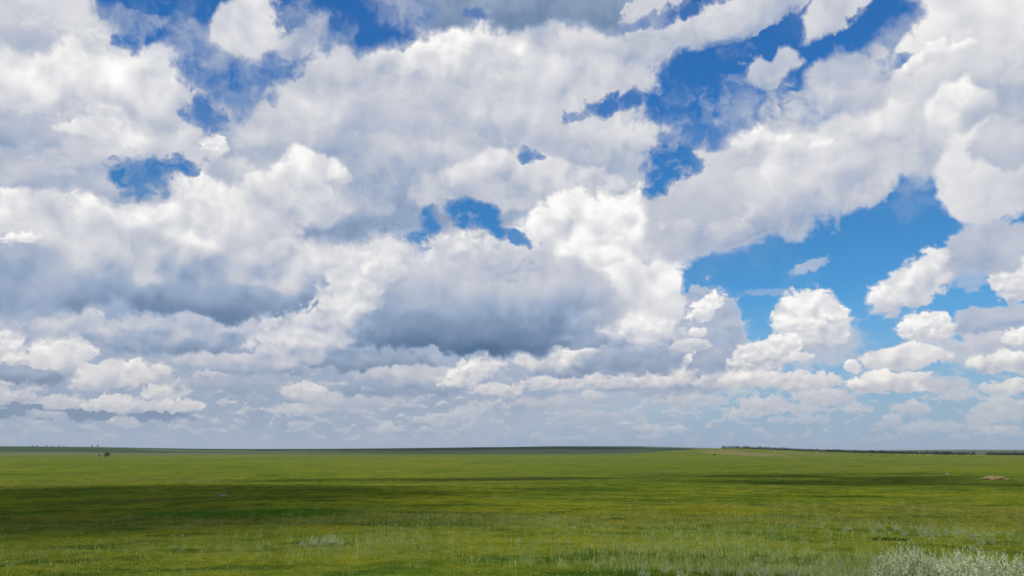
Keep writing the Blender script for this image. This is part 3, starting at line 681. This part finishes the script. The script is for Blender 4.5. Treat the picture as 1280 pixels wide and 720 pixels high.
def steppe_colour():
    """the colours of the sward, by place: lush green, yellow-green, brownish dry, dark sedge; fields on the far slopes"""
    pos, x, y = world_pos()
    flat = xyz(x, y, 0.0)
    r = M('SQRT', mad(x, x, y * y))
    big = noise(flat, 1 / 260, 5, 0.6, '2D')
    mid = noise(xyz(x + 900.0, y * 1.6, 0.0), 1 / 34, 6, 0.62, '2D')
    sml = noise(xyz(x + 70.0, y * 1.3 + 40.0, 0.0), 1 / 4.5, 6, 0.66, '2D')
    dry = noise(xyz(x * 0.6 + 300.0, y + 77.0, 0.0), 1 / 85, 5, 0.6, '2D')
    hum = noise(xyz(x * 0.7 + 11.0, y * 1.5 - 60.0, 0.0), 1 / 13, 5, 0.62, '2D')
    c = ramp(mad(mid, 0.45, mad(big, 0.3, hum * 0.25)), [(0.36, DARK), (0.46, GREEN), (0.54, OLIVE), (0.63, YELLOW)])
    c = mixc(maprange(hum, 0.44, 0.34, 0.0, 0.75), c, (*DARK, 1))
    c = mixc(maprange(hum, 0.58, 0.68, 0.0, 0.5), c, (*YELLOW, 1))
    c = mixc(maprange(dry, 0.54, 0.68, 0, 0.5), c, (*DRY, 1))
    c = mixc(maprange(sml, 0.42, 0.70, 0.0, 0.6), c, (*YELLOW, 1))
    c = mixc(maprange(sml, 0.46, 0.34, 0.0, 0.7), c, (*DARK, 1))
    # a few patches of another growth
    for px, py, hx, hy, col, amt in PATCHES:
        dx = mad(x, 1 / hx, -px / hx); dy = mad(y, 1 / hy, -py / hy)
        d = mad(mid - 0.5, 2.4, 1.0 - mad(dx, dx, dy * dy))
        c = mixc(maprange(d, 0.0, 0.8, 0.0, amt), c, (*col, 1))
    # the far slopes: ploughed and sown fields in long strips
    fld = node('ShaderNodeTexVoronoi', voronoi_dimensions='2D', feature='F1')
    wob = noise(flat, 1 / 900, 3, 0.5, '2D')
    plug(fld.inputs['Vector'], xyz(mad(wob, 500.0, x) * (1 / 1500), mad(wob, 300.0, y) * (1 / 620), 0.0))
    fld.inputs['Scale'].default_value = 1.0
    sp = node('ShaderNodeSeparateColor'); Ex.nt.links.new(fld.outputs['Color'], sp.inputs[0])
    fc = ramp(Ex(sp.outputs[0]), [(0.0, (.035, .055, .022)), (0.3, (.035, .055, .022)), (0.32, (.075, .105, .04)), (0.6, (.06, .10, .03)),
                                  (0.62, (.13, .13, .07)), (0.8, (.12, .14, .06)), (0.82, (.09, .12, .05)), (1.0, (.08, .11, .04))], 'CONSTANT')
    fc = mixc(0.22, fc, (0.08, 0.105, 0.045, 1))
    c = mixc(maprange(r, 1900, 2600), c, fc)
    return c, sml, mid, pos

DARK = (0.041, 0.075, 0.011)
GREEN = (0.088, 0.134, 0.015)
OLIVE = (0.128, 0.152, 0.019)
YELLOW = (0.178, 0.188, 0.017)
DRY = (0.140, 0.125, 0.036)

def ground_material():
    m, out = new_mat('steppe_sward')
    c, sml, mid, pos = steppe_colour()
    b = node('ShaderNodeBsdfPrincipled')
    plug(b.inputs['Base Color'], c); b.inputs['Roughness'].default_value = 1.0
    b.inputs['Specular IOR Level'].default_value = 0.0
    tuft = noise(pos, 2.2, 5, 0.65)
    bp = node('ShaderNodeBump'); bp.inputs['Strength'].default_value = 0.9; bp.inputs['Distance'].default_value = 0.25
    plug(bp.inputs['Height'], mad(sml, 1.5, tuft))
    Ex.nt.links.new(bp.outputs[0], b.inputs['Normal'])
    Ex.nt.links.new(b.outputs[0], out.inputs[0])
    return m

def leaf_material(name, base, tip=None, var=0.3, transl=0.35, place=False, rough=0.6, gloss=0.0):
    """plant tissue: diffuse and translucent, varied from plant to plant (and by place for the grass)"""
    m, out = new_mat(name)
    oi = node('ShaderNodeObjectInfo')
    if place:
        c = steppe_colour()[0]
        c = mixc(1.0, c, (*base, 1), 'MULTIPLY')
    else:
        pos = node('ShaderNodeNewGeometry').outputs['Position']
        c = mixc(noise(pos, 2.3, 3, 0.6), (*base, 1), (*(tip or base), 1))
    hs = node('ShaderNodeHueSaturation')
    plug(hs.inputs['Color'], c)
    rn = Ex(oi.outputs['Random'])
    plug(hs.inputs['Value'], mad(rn, 2 * var, 1 - var)); plug(hs.inputs['Hue'], mad(rn, -0.03, 0.515))
    d = node('ShaderNodeBsdfDiffuse'); t = node('ShaderNodeBsdfTranslucent'); g = node('ShaderNodeBsdfGlossy')
    for n in (d, t): Ex.nt.links.new(hs.outputs[0], n.inputs['Color'])
    g.inputs['Roughness'].default_value = rough; g.inputs['Color'].default_value = (0.9, 0.95, 0.85, 1)
    s1 = node('ShaderNodeMixShader'); s1.inputs[0].default_value = transl
    Ex.nt.links.new(d.outputs[0], s1.inputs[1]); Ex.nt.links.new(t.outputs[0], s1.inputs[2])
    s2 = node('ShaderNodeMixShader'); s2.inputs[0].default_value = gloss
    Ex.nt.links.new(s1.outputs[0], s2.inputs[1]); Ex.nt.links.new(g.outputs[0], s2.inputs[2])
    Ex.nt.links.new(s2.outputs[0], out.inputs[0])
    return m

def plain_material(name, a, b, scale=3.0, rough=0.9, bump=0.4):
    m, out = new_mat(name)
    tc = node('ShaderNodeTexCoord')
    n1 = noise(tc.outputs['Object'], scale, 6, 0.65)
    p = node('ShaderNodeBsdfPrincipled')
    plug(p.inputs['Base Color'], mixc(maprange(n1, 0.3, 0.7), (*a, 1), (*b, 1)))
    p.inputs['Roughness'].default_value = rough; p.inputs['Specular IOR Level'].default_value = 0.2
    bp = node('ShaderNodeBump'); bp.inputs['Strength'].default_value = bump; bp.inputs['Distance'].default_value = 0.1
    plug(bp.inputs['Height'], n1); Ex.nt.links.new(bp.outputs[0], p.inputs['Normal'])
    Ex.nt.links.new(p.outputs[0], out.inputs[0])
    return m

MAT = {
    'ground': ground_material(),
    'grass': leaf_material('grass_blade', (1.75, 1.72, 1.45), var=0.28, transl=0.4, place=True),
    'seed': leaf_material('seed_stalk', (.36, .41, .13), (.28, .35, .09), 0.25, 0.3),
    'silver': leaf_material('wormwood_leaf', (.64, .68, .44), (.50, .56, .32), 0.2, 0.3),
    'pale': leaf_material('small_wormwood_leaf', (.40, .46, .24), (.31, .38, .17), 0.2, 0.3),
    'silver_stem': plain_material('wormwood_stem', (.20, .21, .13), (.27, .26, .17), 8),
    'lush': leaf_material('dark_herb_leaf', (.048, .105, .014), (.07, .13, .018), 0.2, 0.35),
    'lush_stem': plain_material('dark_herb_stem', (.05, .08, .03), (.07, .09, .03), 8),
    'crown': leaf_material('tree_leaf', (.018, .034, .016), (.028, .046, .018), 0.25, 0.2),
    'bush': leaf_material('bush_leaf', (.030, .045, .016), (.045, .058, .020), 0.2, 0.25),
    'trunk': plain_material('tree_bark', (.07, .055, .04), (.11, .09, .07), 5),
    'earth': plain_material('bare_earth', (.37, .25, .105), (.25, .17, .07), 1.6, 0.95, 0.8),
    'stone': plain_material('pale_stone', (.20, .20, .14), (.28, .27, .20), 4, 0.9, 0.6),
    'straw': plain_material('straw', (.50, .42, .18), (.38, .32, .14), 6, 0.95, 0.8),
    'shadow_cloud': plain_material('shadow_cloud_white', (.85, .85, .85), (.8, .8, .8), 0.01, 1.0, 0.0),
}
build_ground(MAT['ground'])

# ------------------------------------------------------------------ plants: shapes
def blade(vs_, fs, x, y, z, h, w, ang, bend, seg=3):
    dx, dy = math.cos(ang), math.sin(ang); px, py = -dy, dx
    b0 = len(vs_)
    for k in range(seg + 1):
        t = k / seg; ww = w * (1 - t) ** 0.7 * 0.5
        ox = bend * h * t * t
        zz = z + h * (t - 0.35 * abs(bend) * t * t)
        vs_.append((x + dx * ox + px * ww, y + dy * ox + py * ww, zz))
        if k < seg: vs_.append((x + dx * ox - px * ww, y + dy * ox - py * ww, zz))
    for k in range(seg):
        a = b0 + 2 * k
        fs.append((a, a + 1, a + 3, a + 2) if k < seg - 1 else (a, a + 1, a + 2))

def grass_tuft(name, n, rad, h0, h1, w, mats, seed, stalks=0, lean=0.35):
    rnd = random.Random(seed); v, f = [], []
    fm = []
    for _ in range(n):
        rr = rad * rnd.random() ** 0.6; a = rnd.uniform(0, 6.283)
        k = 1 - 0.45 * (rr / rad) ** 2
        blade(v, f, rr * math.cos(a), rr * math.sin(a), -0.03, rnd.uniform(h0, h1) * k, w * rnd.uniform(.7, 1.3),
              rnd.uniform(0, 6.283), rnd.uniform(0.1, lean + 0.5))
    fm = [0] * len(f)
    for _ in range(stalks):
        rr = rad * rnd.random(); a = rnd.uniform(0, 6.283); h = h1 * rnd.uniform(1.15, 1.7)
        x, y = rr * math.cos(a), rr * math.sin(a); an = rnd.uniform(0, 6.283); bd = rnd.uniform(0, .25)
        blade(v, f, x, y, 0, h, w * 0.5, an, bd)
        ex, ey = x + math.cos(an) * bd * h, y + math.sin(an) * bd * h
        for q in range(3):
            blade(v, f, ex - math.cos(an) * .01 * q, ey, h * (.80 + .05 * q), h * .2, w * 1.5, rnd.uniform(0, 6.28), .2, 2)
        fm += [1] * (len(f) - len(fm))
    return mesh_from(name, v, f, mats, fmat=fm)

def tube(v, f, p0, p1, r0, r1, n=5):
    p0 = Vector(p0); p1 = Vector(p1); d = (p1 - p0).normalized()
    u = d.orthogonal().normalized(); w = d.cross(u)
    b = len(v)
    for p, r in ((p0, r0), (p1, r1)):
        for k in range(n):
            a = 6.28318 * k / n
            v.append(tuple(p + u * (r * math.cos(a)) + w * (r * math.sin(a))))
    for k in range(n):
        f.append((b + k, b + (k + 1) % n, b + n + (k + 1) % n, b + n + k))

def leaf(v, f, p, d, l, w, roll=0.0):
    d = Vector(d).normalized(); u = d.orthogonal().normalized()
    u = Matrix.Rotation(roll, 3, d) @ u
    p = Vector(p); b = len(v)
    v += [tuple(p), tuple(p + d * l * .5 + u * w * .5), tuple(p + d * l), tuple(p + d * l * .5 - u * w * .5)]
    f.append((b, b + 1, b + 2, b + 3))

def wormwood(seed, h=0.85, spread=0.34, stems=34, leaf_mat='silver'):
    """upright silvery stems, each a plume of small leaves; returns (stems mesh, foliage mesh)"""
    rnd = random.Random(seed); sv, sf, lv, lf = [], [], [], []
    for _ in range(stems):
        a = rnd.uniform(0, 6.283); rr = spread * rnd.random() ** .7
        hh = h * rnd.uniform(.55, 1.0) * (1 - .3 * (rr / spread) ** 2)
        p = Vector((rr * math.cos(a) * .8, rr * math.sin(a) * .8, -0.03))
        d = Vector((math.cos(a) * rr * .7, math.sin(a) * rr * .7, 1)).normalized()
        tube(sv, sf, (0, 0, -.05), p, .006, .006, 3)
        bend = Vector((rnd.uniform(-.2, .2), rnd.uniform(-.2, .2), 0))
        pts = [p + d * (hh * t) + bend * (hh * t * t) for t in (0, .35, .7, 1)]
        for k in range(3): tube(sv, sf, pts[k], pts[k + 1], .006 - .0016 * k, .0045 - .0016 * k, 3)
        nl = int(34 * hh / .8)
        for q in range(nl):
            t = .15 + .85 * (q / nl)
            c = p + d * (hh * t) + bend * (hh * t * t)
            an = rnd.uniform(0, 6.283); up = .5 + 1.6 * t
            env = .075 * (1.15 - t) + .022
            leaf(lv, lf, c, (math.cos(an), math.sin(an), up * rnd.uniform(.4, 1.2)), env * rnd.uniform(.7, 1.4), env * .34, rnd.uniform(0, 3))
    return (mesh_from('stems', sv, sf, MAT['silver_stem']), mesh_from('foliage', lv, lf, MAT[leaf_mat]))

def low_bush(seed, rx, ry, h, mats, n=900, leafsize=.05):
    rnd = random.Random(seed); sv, sf, lv, lf = [], [], [], []
    lobes = [(rnd.uniform(-.75, .75) * rx, rnd.uniform(-.7, .7) * ry, rnd.uniform(.3, .7) * h, rnd.uniform(.3, .55)) for _ in range(9)]
    for (x, y, z, s) in lobes:
        tube(sv, sf, (0, 0, -.06), (x * .5, y * .5, -.05), .03 * h + .004, .03 * h + .004, 4)
        tube(sv, sf, (x * .5, y * .5, -.05), (x, y, z), .03 * h + .004, .012 * h + .002, 4)
    for _ in range(n):
        x, y, z, s = rnd.choice(lobes)
        d = Vector((rnd.gauss(0, 1), rnd.gauss(0, 1), rnd.gauss(0, 1))).normalized() * rnd.random() ** .4
        p = Vector((x + d.x * s * rx, y + d.y * s * ry, max(.02, z + d.z * s * h * .75)))
        leaf(lv, lf, p, (d.x + rnd.uniform(-.5, .5), d.y + rnd.uniform(-.5, .5), rnd.uniform(-.2, .9)), leafsize * rnd.uniform(.6, 1.5), leafsize * .6, rnd.uniform(0, 3))
    return (mesh_from('stems', sv, sf, mats[1]), mesh_from('foliage', lv, lf, mats[0]))

def tree_meshes(seed, h, w, low=.12, n=650, mat=None, skirt=False):
    """a tapered trunk with limbs and a crown of leaf sprays in uneven clumps"""
    rnd = random.Random(seed); tv, tf, lv, lf = [], [], [], []
    top = Vector((rnd.uniform(-.04, .04) * h, rnd.uniform(-.04, .04) * h, h * .8))
    mid = Vector((top.x * .3, top.y * .3, h * .4))
    tube(tv, tf, (0, 0, -.4), mid, .032 * h, .022 * h, 7); tube(tv, tf, mid, top, .022 * h, .006 * h, 7)
    clumps = []
    for q_ in range(22 if skirt else 11):
        a = rnd.uniform(0, 6.283); t = rnd.uniform(low + (.05 if skirt else .12), .92)
        if skirt and q_ < 9: t = rnd.uniform(.04, .32)
        prof = math.sin(math.pi * min(1, (t - low) / (1.02 - low)) ** .8) ** .6
        if skirt: prof = max(prof, (1 - t) ** .4)
        rr = .5 * w * prof * rnd.uniform(.35, .85)
        c = Vector((math.cos(a) * rr, math.sin(a) * rr, h * t))
        clumps.append((c, w * rnd.uniform(.15, .28)))
        st = Vector((0, 0, h * max(.15, t - .2))).lerp(Vector((top.x, top.y, h * max(.15, t - .2))), t)
        tube(tv, tf, st, c, .010 * h, .003 * h, 4)
    clumps.append((Vector((top.x, top.y, h * .9)), w * .17))
    ls = .085 * w + .06
    for _ in range(n):
        c, s = rnd.choice(clumps)
        d = Vector((rnd.gauss(0, 1), rnd.gauss(0, 1), rnd.gauss(0, 1))).normalized() * rnd.random() ** .35
        p = c + Vector((d.x * s, d.y * s, d.z * s * 1.1)); p.z = max(p.z, low * h * .6)
        leaf(lv, lf, p, (d.x + rnd.uniform(-.6, .6), d.y + rnd.uniform(-.6, .6), rnd.uniform(-.6, .8)), ls * rnd.uniform(.6, 1.5), ls * .7, rnd.uniform(0, 3))
    return (mesh_from('trunk', tv, tf, MAT['trunk']), mesh_from('crown', lv, lf, mat or MAT['crown']))

def plant(name, meshes, parts, x, y, rot=0, s=(1, 1, 1), label=None, cat=None, group=None, sink=0.0):
    e = link(bpy.data.objects.new(name, None)); e.empty_display_size = .3
    e.location = (x, y, ground_at(x, y) - sink); e.rotation_euler = (0, 0, rot); e.scale = s
    tag(e, label, cat, group)
    for pn, me in zip(parts, meshes):
        link(bpy.data.objects.new(pn, me), e)
    return e

# ------------------------------------------------------------------ grass and herbs: ground cover nobody could count
def scatter(name, spots, protos, mats_for=None):
    """one mesh of points, each carrying a size, a turn and a kind; geometry nodes put a tuft on every point"""
    pts = np.array([(x, y, z) for x, y, z, s, t, k in spots], np.float32)
    me = bpy.data.meshes.new(name); me.vertices.add(len(pts)); me.vertices.foreach_set('co', pts.ravel())
    for nm, tp, col in (('size', 'FLOAT', 3), ('turn', 'FLOAT', 4), ('pick', 'INT', 5)):
        at = me.attributes.new(nm, tp, 'POINT')
        at.data.foreach_set('value', np.array([s[col] for s in spots], np.int32 if tp == 'INT' else np.float32))
    me.update()
    o = link(bpy.data.objects.new(name, me)); tag(o, kind='stuff')
    pc = bpy.data.collections.new(name + '_tufts')
    for i, p in enumerate(protos):
        pc.objects.link(bpy.data.objects.new('%s_tuft_%02d' % (name, i), p))
    g = bpy.data.node_groups.new(name + '_scatter', 'GeometryNodeTree')
    g.interface.new_socket('Geometry', in_out='INPUT', socket_type='NodeSocketGeometry')
    g.interface.new_socket('Geometry', in_out='OUTPUT', socket_type='NodeSocketGeometry')
    gi = g.nodes.new('NodeGroupInput'); go = g.nodes.new('NodeGroupOutput')
    ci = g.nodes.new('GeometryNodeCollectionInfo'); ci.inputs['Collection'].default_value = pc
    ci.inputs['Separate Children'].default_value = True; ci.inputs['Reset Children'].default_value = True
    mp = g.nodes.new('GeometryNodeMeshToPoints')
    ip = g.nodes.new('GeometryNodeInstanceOnPoints'); ip.inputs['Pick Instance'].default_value = True
    def attr(nm, tp):
        a = g.nodes.new('GeometryNodeInputNamedAttribute'); a.data_type = tp; a.inputs['Name'].default_value = nm
        return a.outputs['Attribute']
    cx = g.nodes.new('ShaderNodeCombineXYZ'); g.links.new(attr('turn', 'FLOAT'), cx.inputs[2])
    e2r = g.nodes.new('FunctionNodeEulerToRotation'); g.links.new(cx.outputs[0], e2r.inputs[0])
    g.links.new(gi.outputs[0], mp.inputs[0]); g.links.new(mp.outputs[0], ip.inputs['Points'])
    g.links.new(ci.outputs[0], ip.inputs['Instance']); g.links.new(attr('pick', 'INT'), ip.inputs['Instance Index'])
    g.links.new(e2r.outputs[0], ip.inputs['Rotation']); g.links.new(attr('size', 'FLOAT'), ip.inputs['Scale'])
    g.links.new(ip.outputs[0], go.inputs[0])
    md = o.modifiers.new('scatter', 'NODES'); md.node_group = g
    return o

def fan(n, r0, r1, half, power=1.0):
    u = rng.random(n); r = np.sqrt(r0 ** 2 + u * (r1 ** 2 - r0 ** 2)) if power == 1.0 else r0 * (r1 / r0) ** u
    a = np.radians(rng.uniform(-half, half, n))
    return r * np.sin(a), r * np.cos(a)

gm = [MAT['grass'], MAT['seed']]
near = [grass_tuft('near_tuft', 90, .30, .05, .15, .016, gm, 100 + i, stalks=(0, 0, 0, 0, 1, 0, 0, 2)[i]) for i in range(8)]
wide = [grass_tuft('wide_tuft', 110, .8, .07, .20, .045, gm, 200 + i, stalks=0) for i in range(6)]
spots = []
x, y = fan(44000, 15, 62, 41)
z = terrain(x, y)
def rank(x, y):
    """how rank the sward grows at a spot: tussocks and hollows"""
    a = np.sin(x / 1.7 + 2.1 * np.sin(y / 2.3)) * np.sin(y / 1.9 + 1.7 * np.sin(x / 3.1))
    b = np.sin(x / 7 + 1.3 * np.sin(y / 5)) * np.sin(y / 9 + 2 * np.sin(x / 11))
    return np.clip(1.0 + 0.45 * a + 0.35 * b, 0.45, 1.9)
k = rank(x, y)
spots += [(x[i], y[i], z[i], k[i] * rng.uniform(.6, 1.3), rng.uniform(0, 6.28), int(rng.integers(0, 8))) for i in range(len(x))]
x, y = fan(52000, 55, 330, 39, 0)
z = terrain(x, y)
k = rank(x / 2.5, y / 2.5)
spots += [(x[i], y[i], z[i], k[i] * rng.uniform(.5, 1.2), rng.uniform(0, 6.28), 8 + int(rng.integers(0, 6))) for i in range(len(x))]
scatter('grass', spots, near + wide)

# taller pale stalks in drifts
drift = [grass_tuft('pale_stalks', 16, .22, .25, .5, .012, [MAT['seed'], MAT['seed']], 300 + i, stalks=5, lean=.1) for i in range(4)]
small_w = []
for i in range(3):
    a, b = wormwood(400 + i, .45, .2, 9, 'pale')
    small_w.append(b)
spots = []
def drift_at(px_az, r, wa, wr, n, kinds, s0, s1):
    for _ in range(n):
        a = px_az + rng.normal(0, wa); rr = r * math.exp(rng.normal(0, wr))
        xx, yy = polar(a, rr)
        spots.append((xx, yy, ground_at(xx, yy), rng.uniform(s0, s1), rng.uniform(0, 6.28), int(rng.choice(kinds))))
for a, r, wa, wr, n, kinds, s0, s1 in DRIFTS:
    drift_at(a, r, wa, wr, n, kinds, s0, s1)
scatter('pale_herbs', spots, drift + small_w)

# ------------------------------------------------------------------ wormwood shrubs
WW = [wormwood(500 + i, .85, .34, 38) for i in range(5)]
WS = [wormwood(520 + i, .48, .26, 20, 'pale') for i in range(4)]
PARTS = ('stems', 'foliage')
ORD = ['leftmost', 'second from the left', 'third from the left', 'fourth from the left', 'fifth from the left', 'sixth from the left', 'rightmost']
def shrubs(spots, meshes, labels, group, s0=.85, s1=1.15):
    for i, (a, r, s) in enumerate(spots):
        xx, yy = polar(a, r)
        plant('wormwood_shrub', meshes[i % len(meshes)], PARTS, xx, yy, rng.uniform(0, 6.28), (s * rng.uniform(s0, s1), s * rng.uniform(s0, s1), s),
              labels[i] if isinstance(labels, list) else labels, 'shrub', group, 0.02)
n = len(TALL_A)
shrubs(TALL_A, WW, ['silvery wormwood shrub, %s in the tall ragged clump at lower right' % (ORD[i] if i < n - 1 else 'rightmost') for i in range(n)], 'wormwood shrubs at the lower right')
n = len(TALL_B)
shrubs(TALL_B, WW[::-1], ['silvery wormwood shrub, %s in the broad grey clump by the right edge' % (ORD[i] if i < n - 1 else 'rightmost') for i in range(n)], 'wormwood shrubs at the lower right')
shrubs(SMALL_FRONT, WS, 'small pale wormwood plant in the sparse row left of the tall clump', 'sparse small wormwood along the bottom edge')
shrubs(STRIP, WS, 'small pale wormwood plant in the strip around the dark green herb patch', 'small wormwood in the right hand strip')
n = len(LEFT_PATCH)
WL = [wormwood(540 + i, .50, .28, 24) for i in range(3)]
shrubs(LEFT_PATCH, WL, ['grey wormwood plant, %s of the lone patch on the left' % (ORD[i] if i < n - 1 else 'rightmost') for i in range(n)], 'lone wormwood patch on the left')

# dark green herb patch
xx, yy = polar(*HERB)
plant('herb_patch', low_bush(610, .95, .5, .20, (MAT['lush'], MAT['lush_stem']), 1500, .07), PARTS, xx, yy, 0.1,
      label='low dark green leafy patch among pale wormwood at right', cat='bush')

# ------------------------------------------------------------------ mound and stones
def lump(name, mat, sx, sy, sz, seed, x, y, label, cat, sub=4, rough=.18, sink=.25, rot=0.0):
    bm = bmesh.new(); bmesh.ops.create_icosphere(bm, subdivisions=sub, radius=1)
    rnd = random.Random(seed)
    ph = [(Vector((rnd.gauss(0, 1), rnd.gauss(0, 1), rnd.gauss(0, 1))) * (1.6 * 1.7 ** k), rnd.uniform(0, 6), rough / 1.6 ** k) for k in range(4) for _ in range(3)]
    for v in bm.verts:
        d = sum(a * math.sin(w.dot(v.co) + p) for w, p, a in ph)
        v.co = v.co * (1 + d)
        if v.co.z < -.35: v.co.z = -.35
        v.co = Vector((v.co.x * sx, v.co.y * sy, v.co.z * sz))
    me = bpy.data.meshes.new(name); bm.to_mesh(me); bm.free()
    me.materials.append(mat); me.polygons.foreach_set('use_smooth', [True] * len(me.polygons))
    o = link(bpy.data.objects.new(name, me)); o.location = (x, y, ground_at(x, y) - sink * sz); o.rotation_euler = (0, 0, rot)
    return tag(o, label, cat)
xx, yy = polar(*MOUND)
lump('earth_mound', MAT['earth'], 4.2, 3.2, 1.15, 5, xx, yy, 'low mound of bare orange earth in the green field at right', 'mound', 5, .13, .1)
for (a, r, sx, sz, lb), sd_ in zip(STONES, range(20, 40)):
    xx, yy = polar(a, r)
    lump('field_stone', MAT['stone'], sx, sx * .7, sz, sd_, xx, yy, lb, 'stone', 3, .16, .1, rng.uniform(0, 3))['group'] = 'pale stones in the grass'

# ------------------------------------------------------------------ trees
BELT = [tree_meshes(700 + i, 8.0, (6.5, 7.5, 5.5, 7.0, 6.0, 8.0)[i], .0, 1300, None, True) for i in range(6)]
HEDGE = [tree_meshes(720 + i, 4.0, 5.2, .02, 300) for i in range(2)]
TP = ('trunk', 'crown')
def belt(a0, a1, r, step, hs, label, group, pool, gaps=()):
    a = a0
    while a < a1:
        if not any(g0 < a < g1 for g0, g1 in gaps):
            rr = r + rng.normal(0, 5)
            xx, yy = polar(a, rr); s = rng.uniform(*hs)
            plant('belt_tree', pool[int(rng.integers(len(pool)))], TP, xx, yy, rng.uniform(0, 6.28), (s * rng.uniform(1.25, 1.75), s * rng.uniform(1.25, 1.75), s), label, 'tree', group)
        a += math.degrees(step / r) * rng.uniform(.7, 1.3)
belt(14.7, 34.5, 2140, 5.6, (.55, .85), 'dark tree in the back row of the shelterbelt along the right horizon', 'shelterbelt trees, back row', BELT, ((29.9, 30.5),))
belt(16.2, 34.5, 2085, 6.4, (.42, .66), 'lower dark tree in the front row of the shelterbelt along the right horizon', 'shelterbelt trees, front row', BELT, ((29.4, 30.8),))
CLUMP = [tree_meshes(740 + i, 10.0, w, .05, 520) for i, w in enumerate((9, 8, 11))]
for i, (a, r, sx, sz, lb) in enumerate(LONE_TREES):
    xx, yy = polar(a, r)
    plant('horizon_tree', CLUMP[i % 3], TP, xx, yy, i * 1.3, (sx, sx, sz), lb, 'tree', 'lone trees on the left horizon')
xx, yy = polar(*ROUND_BUSH[:2])
plant('round_tree', tree_meshes(760, 8.0, 10.5, .02, 1400, MAT['bush']), TP, xx, yy, .5, (1, 1, 1), 'dark round bushy tree standing alone at the far left field edge', 'tree')
for i, (a, r, s, lb) in enumerate(FIELD_BUSHES):
    xx, yy = polar(a, r)
    plant('field_bush', low_bush(770 + i, 1.6, 1.4, 2.2, (MAT['bush'], MAT['trunk']), 350, .5), PARTS, xx, yy, 0, (s, s, s), lb, 'bush', 'small dark bushes at the field edge')

# ------------------------------------------------------------------ straw bales at the foot of the belt
def bale_mesh():
    bm = bmesh.new()
    bmesh.ops.create_cone(bm, cap_ends=True, segments=28, radius1=.95, radius2=.95, depth=1.5)
    caps = [f for f in bm.faces if len(f.verts) > 4]
    for k in (.72, .4):
        r_ = bmesh.ops.inset_region(bm, faces=caps, thickness=.2, depth=-.02 if k > .5 else .03)
    bmesh.ops.bevel(bm, geom=[e for e in bm.edges if e.calc_face_angle(0) > 1.2], offset=.07, segments=2, affect='EDGES')
    bmesh.ops.rotate(bm, verts=bm.verts, cent=(0, 0, 0), matrix=Matrix.Rotation(math.pi / 2, 3, 'X'))
    rnd = random.Random(3)
    for v in bm.verts:
        v.co *= 1 + rnd.uniform(-.02, .02)
        v.co.z = max(v.co.z, -.86)
    me = bpy.data.meshes.new('straw_bale'); bm.to_mesh(me); bm.free(); me.materials.append(MAT['straw'])
    return me
bm_ = bale_mesh()
for a, r in BALES:
    xx, yy = polar(a, r)
    o = link(bpy.data.objects.new('straw_bale', bm_)); o.location = (xx, yy, ground_at(xx, yy) + .84); o.rotation_euler = (0, 0, rng.uniform(0, 3)); o.scale = (1.15,) * 3
    tag(o, 'tiny pale straw-coloured bale in the field before the shelterbelt', 'bale', 'pale bales before the shelterbelt')

# ------------------------------------------------------------------ unseen cloud meshes added overhead, shaped to cast shadows on the steppe
def shadow_caster(cx, cy, hx, hy, alt, n, size, seed):
    """unseen lumps added high above to block the sun; the ellipse (cx, cy, hx, hy) is where their shadow falls"""
    rnd = random.Random(seed); bm = bmesh.new()
    off = sd * (alt / sd.z)
    for _ in range(n):
        a = rnd.uniform(0, 6.283); q = rnd.random() ** .5
        s = size * rnd.uniform(.6, 1.25) * (1.15 - .45 * q)
        geo = bmesh.ops.create_icosphere(bm, subdivisions=2, radius=1)
        m = Matrix.Translation((hx * q * math.cos(a), hy * q * math.sin(a), rnd.uniform(0, .5) * size)) @ Matrix.Diagonal((s * rnd.uniform(.9, 1.5), s, s * .55, 1))
        k = Vector((rnd.gauss(0, 2), rnd.gauss(0, 2), rnd.gauss(0, 2)))
        for v in geo['verts']: v.co = m @ (v.co * (1 + .14 * math.sin(k.dot(v.co) * 2 + a)))
    me = bpy.data.meshes.new('shadow_cloud'); bm.to_mesh(me); bm.free(); me.materials.append(MAT['shadow_cloud'])
    me.polygons.foreach_set('use_smooth', [True] * len(me.polygons))
    o = link(bpy.data.objects.new('shadow_cloud', me)); o.location = (cx + off.x, cy + off.y, alt)
    tag(o, kind='structure')
for c in SHADOW_CASTERS: shadow_caster(*c)

# ------------------------------------------------------------------ the air
def build_haze():
    m, out = new_mat('haze_air')
    v = node('ShaderNodeVolumePrincipled')
    v.inputs['Color'].default_value = (0.80, 0.88, 1.0, 1); v.inputs['Density'].default_value = HAZE
    v.inputs['Anisotropy'].default_value = 0.2
    Ex.nt.links.new(v.outputs[0], out.inputs['Volume'])
    me = bpy.data.meshes.new('haze'); bm = bmesh.new(); bmesh.ops.create_cube(bm, size=1)
    bmesh.ops.scale(bm, verts=bm.verts, vec=(28600, 28600, 125)); bmesh.ops.translate(bm, verts=bm.verts, vec=(0, 0, 47)); bm.to_mesh(me); bm.free()
    me.materials.append(m)
    tag(link(bpy.data.objects.new('haze', me)), kind='stuff')
if HAZE: build_haze()
